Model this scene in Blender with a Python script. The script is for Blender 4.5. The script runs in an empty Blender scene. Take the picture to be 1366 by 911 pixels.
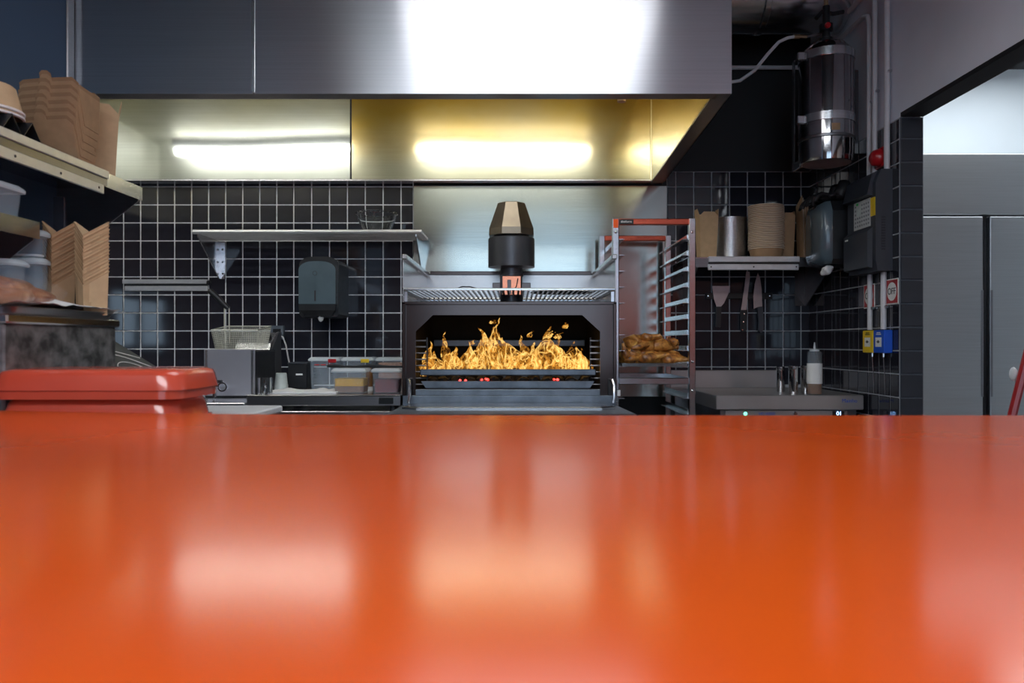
import bpy, bmesh, math, random
from mathutils import Vector, Matrix, noise as mnoise

random.seed(7)
PI = math.pi
scene = bpy.context.scene
COL = scene.collection
F = 1000.0            # focal length in pixels of the 1366 x 911 frame
CZ = 1.2              # eye height

# ------------------------------------------------------------------ camera
cam_d = bpy.data.cameras.new('camera')
cam = bpy.data.objects.new('camera', cam_d)
COL.objects.link(cam)
cam.location = (0, 0, CZ)
cam.rotation_euler = (PI/2, 0, 0)
cam_d.sensor_width = 36.0
cam_d.lens = 36.0*F/1366.0
cam_d.shift_x = -5.0/1366.0
cam_d.shift_y = 2.5/1366.0
cam_d.clip_start = 0.02
cam_d.dof.use_dof = True
cam_d.dof.focus_distance = 3.3
cam_d.dof.aperture_fstop = 3.4
scene.camera = cam

# ------------------------------------------------------------------ light
world = bpy.data.worlds.new('daylight')
scene.world = world
world.use_nodes = True
wbg = world.node_tree.nodes['Background']
wbg.inputs[0].default_value = (0.56, 0.77, 1.0, 1)
wbg.inputs[1].default_value = 2.4
E_PANEL = 3.3         # hanging panel between counter and hood
E_TUBE = 20.0         # tubes inside the hood
E_PANTRY = 4.4       # ceiling panel of the next room
E_FRONT = 9.0         # cool fill panel, added out of view to brighten the counter
E_WARM = 6.0          # warm fill panel, added out of view to light the orange red wall
E_FLAME = 4.4
vs = scene.view_settings
vs.view_transform = 'Standard'
vs.look = 'None'
vs.exposure = 0.22
vs.gamma = 1.0
scene.cycles.transparent_max_bounces = 32
scene.cycles.max_bounces = 10

# ------------------------------------------------------------------ mesh helpers
ORG = {}

class MB:
    """collects faces in world coordinates; built into ONE mesh object"""
    def __init__(s):
        s.v = []; s.f = []
    def add(s, vs_, fs_):
        o = len(s.v)
        s.v += [Vector(p) for p in vs_]
        s.f += [tuple(i+o for i in f) for f in fs_]
        return s
    def box(s, x0, x1, y0, y1, z0, z1, b=0.0, M=None):
        if x0 > x1: x0, x1 = x1, x0
        if y0 > y1: y0, y1 = y1, y0
        if z0 > z1: z0, z1 = z1, z0
        lo = (x0, y0, z0); hi = (x1, y1, z1)
        b = min(b, 0.45*min(x1-x0, y1-y0, z1-z0))
        if b <= 0:
            V = [Vector((hi[0] if i & 1 else lo[0], hi[1] if i & 2 else lo[1], hi[2] if i & 4 else lo[2])) for i in range(8)]
            Fc = [(0,2,3,1),(4,5,7,6),(0,1,5,4),(2,6,7,3),(0,4,6,2),(1,3,7,5)]
        else:
            V = []
            for i in range(8):
                for a in range(3):
                    p = []
                    for k in range(3):
                        e = hi[k] if (i >> k) & 1 else lo[k]
                        if k != a: e += -b if (i >> k) & 1 else b
                        p.append(e)
                    V.append(Vector(p))
            Fc = []
            for a in range(3):
                u, w = [k for k in range(3) if k != a]
                for sgn in (0, 1):
                    q = []
                    for (du, dw) in ((0,0),(1,0),(1,1),(0,1)):
                        i = (sgn << a) | (du << u) | (dw << w)
                        q.append(i*3+a)
                    Fc.append(tuple(q))
            for d in range(3):
                u, w = [k for k in range(3) if k != d]
                for su in (0, 1):
                    for sw in (0, 1):
                        c1 = (su << u) | (sw << w); c2 = c1 | (1 << d)
                        Fc.append((c1*3+u, c2*3+u, c2*3+w, c1*3+w))
            for i in range(8): Fc.append((i*3, i*3+1, i*3+2))
        if M is not None: V = [M @ p for p in V]
        return s.add(V, Fc)
    def loft(s, rings, cap0=True, cap1=True, closed=True):
        n = len(rings[0]); V = [p for r in rings for p in r]; Fc = []
        for k in range(len(rings)-1):
            for i in range(n if closed else n-1):
                j = (i+1) % n
                Fc.append((k*n+i, k*n+j, (k+1)*n+j, (k+1)*n+i))
        if cap0: Fc.append(tuple(range(n-1, -1, -1)))
        if cap1: Fc.append(tuple((len(rings)-1)*n+i for i in range(n)))
        return s.add(V, Fc)
    def tube(s, path, r, n=8, caps=True):
        P = [Vector(p) for p in path]
        rr = r if isinstance(r, (list, tuple)) else [r]*len(P)
        rings = []; up = None
        for i, p in enumerate(P):
            t = (P[min(i+1, len(P)-1)]-P[max(i-1, 0)]).normalized()
            if up is None:
                up = Vector((0,0,1)) if abs(t.z) < 0.9 else Vector((1,0,0))
            a = t.cross(up).normalized(); bb = a.cross(t).normalized(); up = bb
            rings.append([p + (a*math.cos(2*PI*k/n)+bb*math.sin(2*PI*k/n))*rr[i] for k in range(n)])
        return s.loft(rings, caps, caps)
    def lathe(s, prof, c, n=24, axis='z', rot=0.0):
        c = Vector(c); V = []; Fc = []; m = len(prof)
        for k in range(n):
            a = 2*PI*k/n+rot
            for (r, h) in prof:
                if axis == 'z': V.append(c+Vector((r*math.cos(a), r*math.sin(a), h)))
                elif axis == 'x': V.append(c+Vector((h, r*math.cos(a), r*math.sin(a))))
                else: V.append(c+Vector((r*math.cos(a), h, r*math.sin(a))))
        for k in range(n):
            k2 = (k+1) % n
            for i in range(m-1):
                Fc.append((k*m+i, k2*m+i, k2*m+i+1, k*m+i+1))
        return s.add(V, Fc)
    def prism(s, poly, axis, a, b):
        """poly: 2D points in the two remaining axes (in x,y,z order), extruded from a to b along axis"""
        def P(p, t):
            q = list(p); q.insert(axis, t); return Vector(q)
        return s.loft([[P(p, a) for p in poly], [P(p, b) for p in poly]])
    def blob(s, c, r, amp=0.15, freq=8.0, seed=0, sub=3, M=None):
        bm = bmesh.new(); bmesh.ops.create_icosphere(bm, subdivisions=sub, radius=1)
        V = []
        for v in bm.verts:
            d = v.co.normalized()
            p = Vector((d.x*r[0], d.y*r[1], d.z*r[2]))
            k = 1+amp*mnoise.noise(p*freq+Vector((seed*3.1, seed*1.7, seed*5.3)))*1.6 + amp*.5*mnoise.noise(p*freq*2.6+Vector((seed, 9, seed)))
            p = p*k
            if M is not None: p = M @ p
            V.append(p+Vector(c))
        idx = {v: i for i, v in enumerate(bm.verts)}
        Fc = [tuple(idx[v] for v in f.verts) for f in bm.faces]
        bm.free()
        return s.add(V, Fc)
    def mesh(s, name, off=Vector((0,0,0)), smooth=True, angle=35):
        me = bpy.data.meshes.new(name)
        me.from_pydata([tuple(p-off) for p in s.v], [], s.f)
        bm = bmesh.new(); bm.from_mesh(me)
        bmesh.ops.recalc_face_normals(bm, faces=bm.faces)
        bm.to_mesh(me); bm.free()
        if smooth:
            me.shade_smooth(); me.set_sharp_from_angle(angle=math.radians(angle))
        return me

def rrect(x0, x1, y0, y1, r, z, n=4):
    pts = []
    for (cx, cy, a0) in ((x1-r, y1-r, 0), (x0+r, y1-r, PI/2), (x0+r, y0+r, PI), (x1-r, y0+r, 1.5*PI)):
        for k in range(n+1):
            a = a0+PI/2*k/n
            pts.append(Vector((cx+r*math.cos(a), cy+r*math.sin(a), z)))
    return pts

def link(o): COL.objects.link(o); return o

def thing(name, label, cat, loc, group=None):
    o = bpy.data.objects.new(name, None); link(o)
    o.empty_display_size = 0.05
    o.location = loc; o['label'] = label; o['category'] = cat
    if group: o['group'] = group
    ORG[o] = Vector(loc)
    return o

def part(name, mb, m, parent, smooth=True, angle=35, label=None, kind=None):
    off = ORG.get(parent, Vector((0,0,0)))
    me = mb.mesh(name, off, smooth, angle)
    me.materials.append(m)
    o = bpy.data.objects.new(name, me); link(o)
    o.parent = parent
    ORG[o] = off
    if label: o['label'] = label
    if kind: o['kind'] = kind
    return o

def solo(name, mb, m, label, cat, group=None, kind=None, smooth=True, angle=35):
    xs = [p.x for p in mb.v]; ys = [p.y for p in mb.v]; zs = [p.z for p in mb.v]
    off = Vector(((min(xs)+max(xs))/2, (min(ys)+max(ys))/2, min(zs)))
    me = mb.mesh(name, off, smooth, angle); me.materials.append(m)
    o = bpy.data.objects.new(name, me); link(o); o.location = off
    o['label'] = label; o['category'] = cat
    if group: o['group'] = group
    if kind: o['kind'] = kind
    ORG[o] = off
    return o

def struct(name, mb, m, label=None, smooth=False):
    me = mb.mesh(name, Vector((0,0,0)), smooth); me.materials.append(m)
    o = bpy.data.objects.new(name, me); link(o); o['kind'] = 'structure'
    if label: o['label'] = label
    ORG[o] = Vector((0,0,0))
    return o

def dup(root, loc, label=None, rot=None):
    r = root.copy(); link(r); r.location = loc
    if rot is not None: r.rotation_euler = rot
    if label: r['label'] = label
    for ch in list(root.children):
        c = ch.copy(); link(c); c.parent = r
        for g in list(ch.children):
            d = g.copy(); link(d); d.parent = c
    return r

def text(name, body, size, loc, rot, m, parent, label=None, depth=0.0004, sx=1.0):
    cu = bpy.data.curves.new(name, 'FONT'); cu.body = body; cu.size = size
    cu.align_x = 'CENTER'; cu.align_y = 'CENTER'; cu.extrude = depth
    t = bpy.data.objects.new(name, cu); link(t)
    bpy.context.view_layer.update()
    me = bpy.data.meshes.new_from_object(t.evaluated_get(bpy.context.evaluated_depsgraph_get()))
    bpy.data.objects.remove(t)
    me.materials.clear(); me.materials.append(m)
    o = bpy.data.objects.new(name, me); link(o)
    o.parent = parent
    o.location = Vector(loc)-ORG[parent]; o.rotation_euler = rot; o.scale = (sx, 1, 1)
    ORG[o] = ORG[parent]
    if label: o['label'] = label
    return o

def at(px, py, d):
    return Vector(((px-688.0)*d/F, d, CZ-(py-458.0)*d/F))

# ------------------------------------------------------------------ materials
def nodes(name):
    m = bpy.data.materials.new(name); m.use_nodes = True
    nt = m.node_tree
    return m, nt, nt.nodes['Principled BSDF']

def N(nt, t, **kw):
    n = nt.nodes.new(t)
    for k, v in kw.items():
        if k.startswith('i_'):
            n.inputs[k[2:].replace('_', ' ')].default_value = v
        else: setattr(n, k, v)
    return n

def coords(nt, scale=(1,1,1), kind='Object'):
    tc = N(nt, 'ShaderNodeTexCoord'); mp = N(nt, 'ShaderNodeMapping')
    mp.inputs['Scale'].default_value = scale
    nt.links.new(tc.outputs[kind], mp.inputs['Vector'])
    return mp.outputs['Vector']

def ramp(nt, fac, stops):
    r = N(nt, 'ShaderNodeValToRGB')
    e = r.color_ramp.elements
    while len(e) < len(stops): e.new(0.5)
    for el, (p, c) in zip(e, stops):
        el.position = p; el.color = (*c, 1) if len(c) == 3 else c
    nt.links.new(fac, r.inputs['Fac'])
    return r.outputs['Color']

def rough_noise(nt, b, lo, hi, scale):
    nz = N(nt, 'ShaderNodeTexNoise'); nz.inputs['Scale'].default_value = 1.0; nz.inputs['Detail'].default_value = 3
    nt.links.new(coords(nt, scale), nz.inputs['Vector'])
    mr = N(nt, 'ShaderNodeMapRange')
    mr.inputs['To Min'].default_value = lo; mr.inputs['To Max'].default_value = hi
    nt.links.new(nz.outputs['Fac'], mr.inputs['Value'])
    nt.links.new(mr.outputs['Result'], b.inputs['Roughness'])
    return nz

def plain(name, col, rough=0.5, metal=0.0, var=0.12, scale=25.0, coat=0.0, bump=0.0, spec=0.5):
    m, nt, b = nodes(name)
    nz = rough_noise(nt, b, max(rough-0.06, 0.02), rough+0.06, (scale,)*3)
    c0 = tuple(c*(1-var) for c in col); c1 = tuple(min(1, c*(1+var)) for c in col)
    nt.links.new(ramp(nt, nz.outputs['Fac'], [(0.3, c0), (0.7, c1)]), b.inputs['Base Color'])
    b.inputs['Metallic'].default_value = metal
    b.inputs['Specular IOR Level'].default_value = spec
    b.inputs['Coat Weight'].default_value = coat
    b.inputs['Coat Roughness'].default_value = 0.06
    if bump:
        bp = N(nt, 'ShaderNodeBump'); bp.inputs['Strength'].default_value = bump; bp.inputs['Distance'].default_value = 0.004
        nt.links.new(nz.outputs['Fac'], bp.inputs['Height']); nt.links.new(bp.outputs['Normal'], b.inputs['Normal'])
    return m

def steel(name, col=(0.62,0.62,0.64), rough=0.3, aniso=0.8, grain=(3,3,260), wave=0.0, wave_scale=1.6, tangent=(0,0.5,1), film=None):  # film: a yellow tint mixed into the colour, stronger towards the top
    """brushed stainless; the grain runs sideways, so reflections smear up and down"""
    m, nt, b = nodes(name)
    nz = rough_noise(nt, b, rough*0.88, rough*1.12, grain)
    c0 = tuple(c*0.95 for c in col); c1 = tuple(min(1, c*1.05) for c in col)
    base = ramp(nt, nz.outputs['Fac'], [(0.3, c0), (0.7, c1)])
    if film:   # a yellow tint in the colour, stronger towards the top
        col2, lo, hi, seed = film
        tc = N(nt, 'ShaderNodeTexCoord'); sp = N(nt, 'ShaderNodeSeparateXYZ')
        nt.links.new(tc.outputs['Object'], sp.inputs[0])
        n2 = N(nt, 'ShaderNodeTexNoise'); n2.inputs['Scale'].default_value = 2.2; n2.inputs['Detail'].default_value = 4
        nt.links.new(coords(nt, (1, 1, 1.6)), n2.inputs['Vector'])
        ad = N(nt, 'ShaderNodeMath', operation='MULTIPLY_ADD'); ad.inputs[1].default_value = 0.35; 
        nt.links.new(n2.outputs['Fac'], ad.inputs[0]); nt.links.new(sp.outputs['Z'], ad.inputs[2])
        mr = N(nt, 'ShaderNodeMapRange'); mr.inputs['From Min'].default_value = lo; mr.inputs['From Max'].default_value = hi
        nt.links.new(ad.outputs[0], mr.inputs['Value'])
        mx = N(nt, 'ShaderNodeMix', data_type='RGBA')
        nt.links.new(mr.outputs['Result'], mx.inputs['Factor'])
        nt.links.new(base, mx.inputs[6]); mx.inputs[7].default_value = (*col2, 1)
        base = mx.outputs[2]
    nt.links.new(base, b.inputs['Base Color'])
    b.inputs['Metallic'].default_value = 1.0
    b.inputs['Anisotropic'].default_value = aniso
    cx = N(nt, 'ShaderNodeCombineXYZ')
    for i in range(3): cx.inputs[i].default_value = tangent[i]
    nt.links.new(cx.outputs[0], b.inputs['Tangent'])
    if wave:
        n3 = N(nt, 'ShaderNodeTexNoise'); n3.inputs['Scale'].default_value = wave_scale; n3.inputs['Detail'].default_value = 1
        nt.links.new(coords(nt), n3.inputs['Vector'])
        bp = N(nt, 'ShaderNodeBump'); bp.inputs['Strength'].default_value = 1.0; bp.inputs['Distance'].default_value = wave
        nt.links.new(n3.outputs['Fac'], bp.inputs['Height']); nt.links.new(bp.outputs['Normal'], b.inputs['Normal'])
    return m

def emit(name, col, strength):
    m, nt, b = nodes(name)
    b.inputs['Base Color'].default_value = (0.8, 0.8, 0.8, 1)
    b.inputs['Emission Color'].default_value = (*col, 1)
    b.inputs['Emission Strength'].default_value = strength
    return m

def clear(name, col, rough=0.08, alpha=0.5, ior=1.45):
    """thin translucent plastic: part see-through, part milky"""
    m, nt, b = nodes(name)
    b.inputs['Base Color'].default_value = (*col, 1)
    nz = rough_noise(nt, b, rough*0.7, rough*1.4, (12, 12, 12))
    b.inputs['Alpha'].default_value = alpha
    b.inputs['Coat Weight'].default_value = 0.3
    return m

def glass(name, col=(0.95,0.97,0.97), rough=0.02):
    m, nt, b = nodes(name)
    b.inputs['Base Color'].default_value = (*col, 1)
    b.inputs['Roughness'].default_value = rough
    b.inputs['Transmission Weight'].default_value = 1.0
    b.inputs['IOR'].default_value = 1.46
    return m

M_ = {}
M_['steel_hood'] = steel('brushed hood steel', (0.60,0.62,0.66), 0.30, 0.88, (2,2,240), wave=0.004, wave_scale=1.1)
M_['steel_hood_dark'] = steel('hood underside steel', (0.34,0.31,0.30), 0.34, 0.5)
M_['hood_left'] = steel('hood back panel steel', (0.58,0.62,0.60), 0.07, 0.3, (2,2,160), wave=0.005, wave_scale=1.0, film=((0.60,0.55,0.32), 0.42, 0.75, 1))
M_['hood_right'] = steel('hood back panel yellow steel', (0.60,0.60,0.48), 0.12, 0.3, (2,2,160), wave=0.007, wave_scale=1.2, film=((0.62,0.41,0.08), 0.24, 0.60, 2))
M_['hood_side'] = steel('hood side yellow steel', (0.66,0.60,0.40), 0.25, 0.4, (2,2,160), wave=0.008, film=((0.62,0.46,0.14), 0.2, 0.7, 2))
M_['splash'] = steel('backsplash steel', (0.43,0.465,0.44), 0.17, 0.82, (2,2,200), wave=0.006, wave_scale=1.5)
M_['steel'] = steel('satin stainless', (0.58,0.58,0.60), 0.20, 0.4, (4,4,150))
M_['steel_lt'] = steel('pale satin stainless', (0.72,0.73,0.76), 0.24, 0.4, (4,4,150))
M_['steel_dk'] = steel('dull dark steel', (0.27,0.27,0.29), 0.34, 0.4, (4,4,120))
M_['steel_oven'] = steel('heat tinted oven steel', (0.085,0.066,0.062), 0.20, 0.4, (5,5,5), wave=0.002, wave_scale=4)
M_['chrome'] = plain('polished steel', (0.72,0.72,0.74), 0.08, 1.0, 0.05)
M_['iron'] = plain('blackened iron', (0.035,0.035,0.04), 0.5, 0.6, 0.3, 30)
M_['soot'] = plain('sooty firebox', (0.012,0.011,0.012), 0.8, 0.0, 0.4, 20)
M_['greyblue'] = plain('worn blue-grey steel', (0.16,0.19,0.23), 0.42, 0.7, 0.3, 14)
M_['hat_grey'] = plain('dark grey cast flue', (0.085,0.09,0.105), 0.38, 0.55, 0.1, 10)
M_['hat_bronze'] = plain('bronzed steel cowl', (0.22,0.185,0.145), 0.36, 0.85, 0.2, 9)
M_['tile'] = plain('black glazed tile', (0.019,0.020,0.029), 0.05, 0.0, 0.3, 6, coat=0.25, spec=0.55)
M_['tile_col'] = plain('charcoal glazed tile', (0.028,0.036,0.050), 0.30, 0.0, 0.2, 8)
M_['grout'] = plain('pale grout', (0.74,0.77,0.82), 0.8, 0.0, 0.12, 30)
M_['grout_dk'] = plain('dark grout', (0.10,0.12,0.15), 0.8, 0.0, 0.15, 30)
M_['wall_black'] = plain('black wall paint', (0.010,0.011,0.014), 0.6, 0, 0.15, 3)
M_['wall_blue'] = plain('slate blue wall paint', (0.032,0.066,0.125), 0.55, 0, 0.1, 3)
M_['wall_grey'] = plain('lilac grey wall paint', (0.78,0.82,0.92), 0.6, 0, 0.05, 3)
M_['wall_white'] = plain('white wall paint', (0.72,0.78,0.82), 0.6, 0, 0.03, 2)
M_['wall_brown'] = plain('brown timber lining', (0.16,0.095,0.09), 0.5, 0, 0.3, 2)
M_['ceiling'] = plain('dark ceiling paint', (0.030,0.028,0.030), 0.7, 0, 0.2, 2)
M_['floor'] = plain('grey floor', (0.10,0.095,0.09), 0.5, 0, 0.2, 4)
M_['white'] = plain('white plastic', (0.78,0.80,0.82), 0.4, 0, 0.04)
M_['pipe'] = plain('white conduit', (0.62,0.62,0.66), 0.4, 0, 0.05)
M_['black'] = plain('black plastic', (0.012,0.013,0.016), 0.35, 0, 0.15)
M_['dispenser'] = plain('smoky dispenser cover', (0.085,0.125,0.155), 0.25, 0, 0.1, 8, coat=0.4)
M_['navy'] = plain('slate control housing', (0.035,0.042,0.058), 0.42, 0, 0.1, 8)
M_['rubber'] = plain('black nitrile', (0.014,0.014,0.017), 0.5, 0, 0.3, 40)
M_['red'] = plain('red paint', (0.42,0.010,0.015), 0.3, 0, 0.1, coat=0.3)
M_['yellow'] = plain('yellow plastic', (0.85,0.58,0.02), 0.4, 0, 0.06)
M_['blue'] = plain('blue plastic', (0.012,0.10,0.62), 0.4, 0, 0.06)
M_['paper'] = plain('white paper', (0.80,0.81,0.82), 0.7, 0, 0.05, 12, bump=0.4)
M_['kraft'] = plain('brown kraft card', (0.40,0.245,0.135), 0.75, 0, 0.1, 30)
M_['kraft_lt'] = plain('light kraft card', (0.56,0.38,0.22), 0.75, 0, 0.08, 30)
M_['kraft_edge'] = plain('kraft card rim', (0.80,0.66,0.53), 0.7, 0, 0.06)
M_['kraft_white'] = plain('white bowl rim', (0.78,0.74,0.74), 0.6, 0, 0.04)
M_['foil'] = plain('aluminium foil', (0.72,0.73,0.75), 0.34, 1.0, 0.1, 60, bump=0.3)
M_['plastic'] = clear('milky clear plastic', (0.62,0.74,0.86), 0.2, 0.13)
M_['plastic_lid'] = clear('milky lid plastic', (0.80,0.88,0.95), 0.25, 0.55)
M_['fryer'] = plain('fryer steel', (0.36,0.36,0.41), 0.36, 0.6, 0.08, 4)
M_['blade'] = plain('ground blade steel', (0.55,0.47,0.48), 0.34, 0.7, 0.08)
M_['base_pink'] = plain('primed base plate', (0.36,0.27,0.28), 0.5, 0.3, 0.1)
M_['green'] = plain('green key', (0.03,0.5,0.12), 0.4)
M_['keygrey'] = plain('grey key', (0.22,0.24,0.27), 0.4)
M_['kraft_b'] = plain('brown kraft card, darker sheet', (0.31,0.18,0.095), 0.75, 0, 0.1, 30)
M_['kraft_lt_b'] = plain('light kraft card, darker sheet', (0.46,0.30,0.165), 0.75, 0, 0.08, 30)
M_['chrome_dk'] = plain('dark polished steel', (0.42,0.41,0.43), 0.10, 1.0, 0.05)
M_['griddle'] = plain('griddle steel', (0.50,0.49,0.50), 0.32, 0.75, 0.06, 5)
M_['wire'] = plain('tinned wire', (0.62,0.62,0.54), 0.4, 0.4, 0.08)
M_['tube_steel'] = plain('dull tube steel', (0.66,0.67,0.70), 0.38, 0.7, 0.06)
M_['hood_inner'] = plain('dull inner hood steel', (0.72,0.72,0.66), 0.55, 0.5, 0.08, 4)
M_['steel_guard'] = steel('guard steel', (0.42,0.39,0.38), 0.25, 0.4, (4,4,150))
M_['glass'] = glass('clear glass')
M_['sauce_yellow'] = plain('yellow sauce', (0.85,0.48,0.01), 0.4, 0, 0.1)
M_['sauce_brown'] = plain('brown sauce', (0.24,0.11,0.04), 0.4, 0, 0.2)
M_['sauce_red'] = plain('dark red sauce', (0.22,0.012,0.012), 0.4, 0, 0.2)
M_['sauce_orange'] = plain('orange slaw', (0.62,0.27,0.12), 0.6, 0, 0.3, 60)
M_['ink_red'] = plain('red print', (0.55,0.02,0.02), 0.6)
M_['ink_dark'] = plain('dark print', (0.02,0.02,0.03), 0.6)
M_['ink_white'] = plain('white print', (0.85,0.86,0.86), 0.5)
M_['brass'] = plain('brass', (0.60,0.42,0.25), 0.3, 1.0, 0.1)
M_['crate'] = plain('glossy red plastic', (0.74,0.095,0.05), 0.22, 0, 0.06, 6, coat=0.6)
M_['bag'] = clear('plastic film', (0.9,0.85,0.85), 0.06, 0.05)
M_['led_blue'] = emit('blue display', (0.25,0.5,1.0), 5.0)
M_['led_green'] = emit('green lamp', (0.1,1.0,0.5), 3.0)
M_['ember'] = emit('glowing ember', (1.0,0.03,0.012), 1.6)
M_['wall_orange'] = plain('orange red wall paint', (0.45,0.09,0.06), 0.55, 0, 0.12, 2)
M_['fill_side'] = emit('added side room fill diffuser', (0.84,0.92,1.0), 9.0)
M_['copper'] = steel('copper toned steel', (0.62,0.22,0.13), 0.25, 0.3, (6,6,60))
M_['steel_red'] = steel('red toned steel', (0.60,0.12,0.07), 0.28, 0.3, (6,6,60))  # one even reddish tone for the rack's top bars
M_['grout_shaded'] = plain('grout with corner shade', (0.40,0.42,0.46), 0.8, 0.0, 0.12, 30)  # same grout as the left, the right corner's shade put into its colour
M_['fill_cool'] = emit('added cool fill diffuser', (0.90,0.96,1.0), E_FRONT)
M_['fill_warm'] = emit('added warm fill diffuser', (1.0,0.80,0.66), E_WARM)
M_['steel_fridge'] = steel('refrigerator steel', (0.50,0.52,0.54), 0.30, 0.6, (3,3,150), wave=0.002, wave_scale=2.0)
M_['panel'] = emit('ceiling panel diffuser', (0.97,0.98,1.0), E_PANEL)
M_['panel2'] = emit('next room panel diffuser', (0.9,0.96,1.0), E_PANTRY)
M_['tubelamp'] = emit('tube lamp', (1.0,0.97,0.91), E_TUBE)
M_['key'] = plain('pale keypad', (0.55,0.58,0.60), 0.4)
M_['slate'] = plain('slate green board', (0.075,0.085,0.085), 0.4, 0.3, 0.15, 6)
M_['pinkcup'] = plain('frosted white cup', (0.55,0.62,0.62), 0.5)

def mottled_metal():
    m, nt, b = nodes('mottled grey steel')
    n1 = N(nt, 'ShaderNodeTexNoise'); n1.inputs['Scale'].default_value = 20; n1.inputs['Detail'].default_value = 8; n1.inputs['Distortion'].default_value = 0.2
    nt.links.new(coords(nt, (1, 1.0, 1.2)), n1.inputs['Vector'])
    nt.links.new(ramp(nt, n1.outputs['Fac'], [(0.36, (0.07,0.078,0.082)), (0.5, (0.20,0.21,0.22)), (0.64, (0.32,0.335,0.35))]), b.inputs['Base Color'])
    b.inputs['Metallic'].default_value = 0.7; b.inputs['Roughness'].default_value = 0.5
    return m
M_['mottled'] = mottled_metal()

def orange_top():
    m, nt, b = nodes('glossy orange counter')
    nz = rough_noise(nt, b, 0.13, 0.18, (3, 3, 3))
    nt.links.new(ramp(nt, nz.outputs['Fac'], [(0.3, (0.86,0.10,0.008)), (0.7, (0.92,0.12,0.010))]), b.inputs['Base Color'])
    b.inputs['Specular IOR Level'].default_value = 0.5
    return m
M_['orange'] = orange_top()

def roast():
    m, nt, b = nodes('roast skin')
    n1 = N(nt, 'ShaderNodeTexNoise'); n1.inputs['Scale'].default_value = 26; n1.inputs['Detail'].default_value = 6; n1.inputs['Distortion'].default_value = 0.8
    nt.links.new(coords(nt), n1.inputs['Vector'])
    nt.links.new(ramp(nt, n1.outputs['Fac'], [(0.30, (0.05,0.015,0.006)), (0.45, (0.42,0.15,0.03)), (0.58, (0.72,0.33,0.07)), (0.72, (0.90,0.56,0.16))]), b.inputs['Base Color'])
    b.inputs['Roughness'].default_value = 0.38; b.inputs['Coat Weight'].default_value = 0.3
    bp = N(nt, 'ShaderNodeBump'); bp.inputs['Strength'].default_value = 0.5; bp.inputs['Distance'].default_value = 0.006
    nt.links.new(n1.outputs['Fac'], bp.inputs['Height']); nt.links.new(bp.outputs['Normal'], b.inputs['Normal'])
    return m
M_['roast'] = roast()

def meat():
    m, nt, b = nodes('cured meat')
    n1 = N(nt, 'ShaderNodeTexNoise'); n1.inputs['Scale'].default_value = 20; n1.inputs['Detail'].default_value = 4; n1.inputs['Distortion'].default_value = 1.0
    nt.links.new(coords(nt), n1.inputs['Vector'])
    nt.links.new(ramp(nt, n1.outputs['Fac'], [(0.32, (0.17,0.05,0.028)), (0.5, (0.36,0.14,0.07)), (0.68, (0.55,0.28,0.17))]), b.inputs['Base Color'])
    b.inputs['Roughness'].default_value = 0.3; b.inputs['Coat Weight'].default_value = 0.6
    bp = N(nt, 'ShaderNodeBump'); bp.inputs['Strength'].default_value = 0.4; bp.inputs['Distance'].default_value = 0.006
    nt.links.new(n1.outputs['Fac'], bp.inputs['Height']); nt.links.new(bp.outputs['Normal'], b.inputs['Normal'])
    return m
M_['meat'] = meat()

def flame_mat():
    m, nt, b = nodes('flame')
    nt.nodes.remove(b)
    out = nt.nodes['Material Output']
    def ridge(scale, dist, k, zs):
        n = N(nt, 'ShaderNodeTexNoise'); n.inputs['Scale'].default_value = scale
        n.inputs['Detail'].default_value = 2; n.inputs['Distortion'].default_value = dist
        nt.links.new(coords(nt, (1, 1, zs)), n.inputs['Vector'])
        s = N(nt, 'ShaderNodeMath', operation='SUBTRACT'); s.inputs[1].default_value = 0.5
        nt.links.new(n.outputs['Fac'], s.inputs[0])
        a = N(nt, 'ShaderNodeMath', operation='ABSOLUTE'); nt.links.new(s.outputs[0], a.inputs[0])
        q = N(nt, 'ShaderNodeMath', operation='MULTIPLY_ADD', use_clamp=True); q.inputs[1].default_value = -k; q.inputs[2].default_value = 1.0
        nt.links.new(a.outputs[0], q.inputs[0])
        return q.outputs[0], n.outputs['Fac']
    r1, n1 = ridge(15, 1.1, 17, 0.55)
    r2, n2 = ridge(34, 1.3, 15, 0.55)
    mx = N(nt, 'ShaderNodeMath', operation='MAXIMUM'); nt.links.new(r1, mx.inputs[0])
    h = N(nt, 'ShaderNodeMath', operation='MULTIPLY'); h.inputs[1].default_value = 0.55; nt.links.new(r2, h.inputs[0])
    nt.links.new(h.outputs[0], mx.inputs[1])
    fil = mx.outputs[0]
    al = N(nt, 'ShaderNodeMapRange'); al.inputs['From Min'].default_value = 0.0; al.inputs['From Max'].default_value = 1.0
    al.inputs['To Min'].default_value = 0.012; al.inputs['To Max'].default_value = 0.60
    nt.links.new(fil, al.inputs['Value'])
    colr = ramp(nt, fil, [(0.0, (0.75,0.20,0.015)), (0.5, (1.0,0.42,0.05)), (1.0, (1.0,0.70,0.22))])
    em = N(nt, 'ShaderNodeEmission')
    st = N(nt, 'ShaderNodeMapRange'); st.inputs['To Min'].default_value = E_FLAME*0.12; st.inputs['To Max'].default_value = E_FLAME*0.34
    nt.links.new(fil, st.inputs['Value']); nt.links.new(st.outputs['Result'], em.inputs['Strength'])
    nt.links.new(colr, em.inputs['Color'])
    tr = N(nt, 'ShaderNodeBsdfTransparent'); ms = N(nt, 'ShaderNodeMixShader')
    nt.links.new(al.outputs['Result'], ms.inputs['Fac'])
    nt.links.new(tr.outputs[0], ms.inputs[1]); nt.links.new(em.outputs[0], ms.inputs[2])
    nt.links.new(ms.outputs[0], out.inputs['Surface'])
    return m
M_['flame'] = flame_mat()

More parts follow.
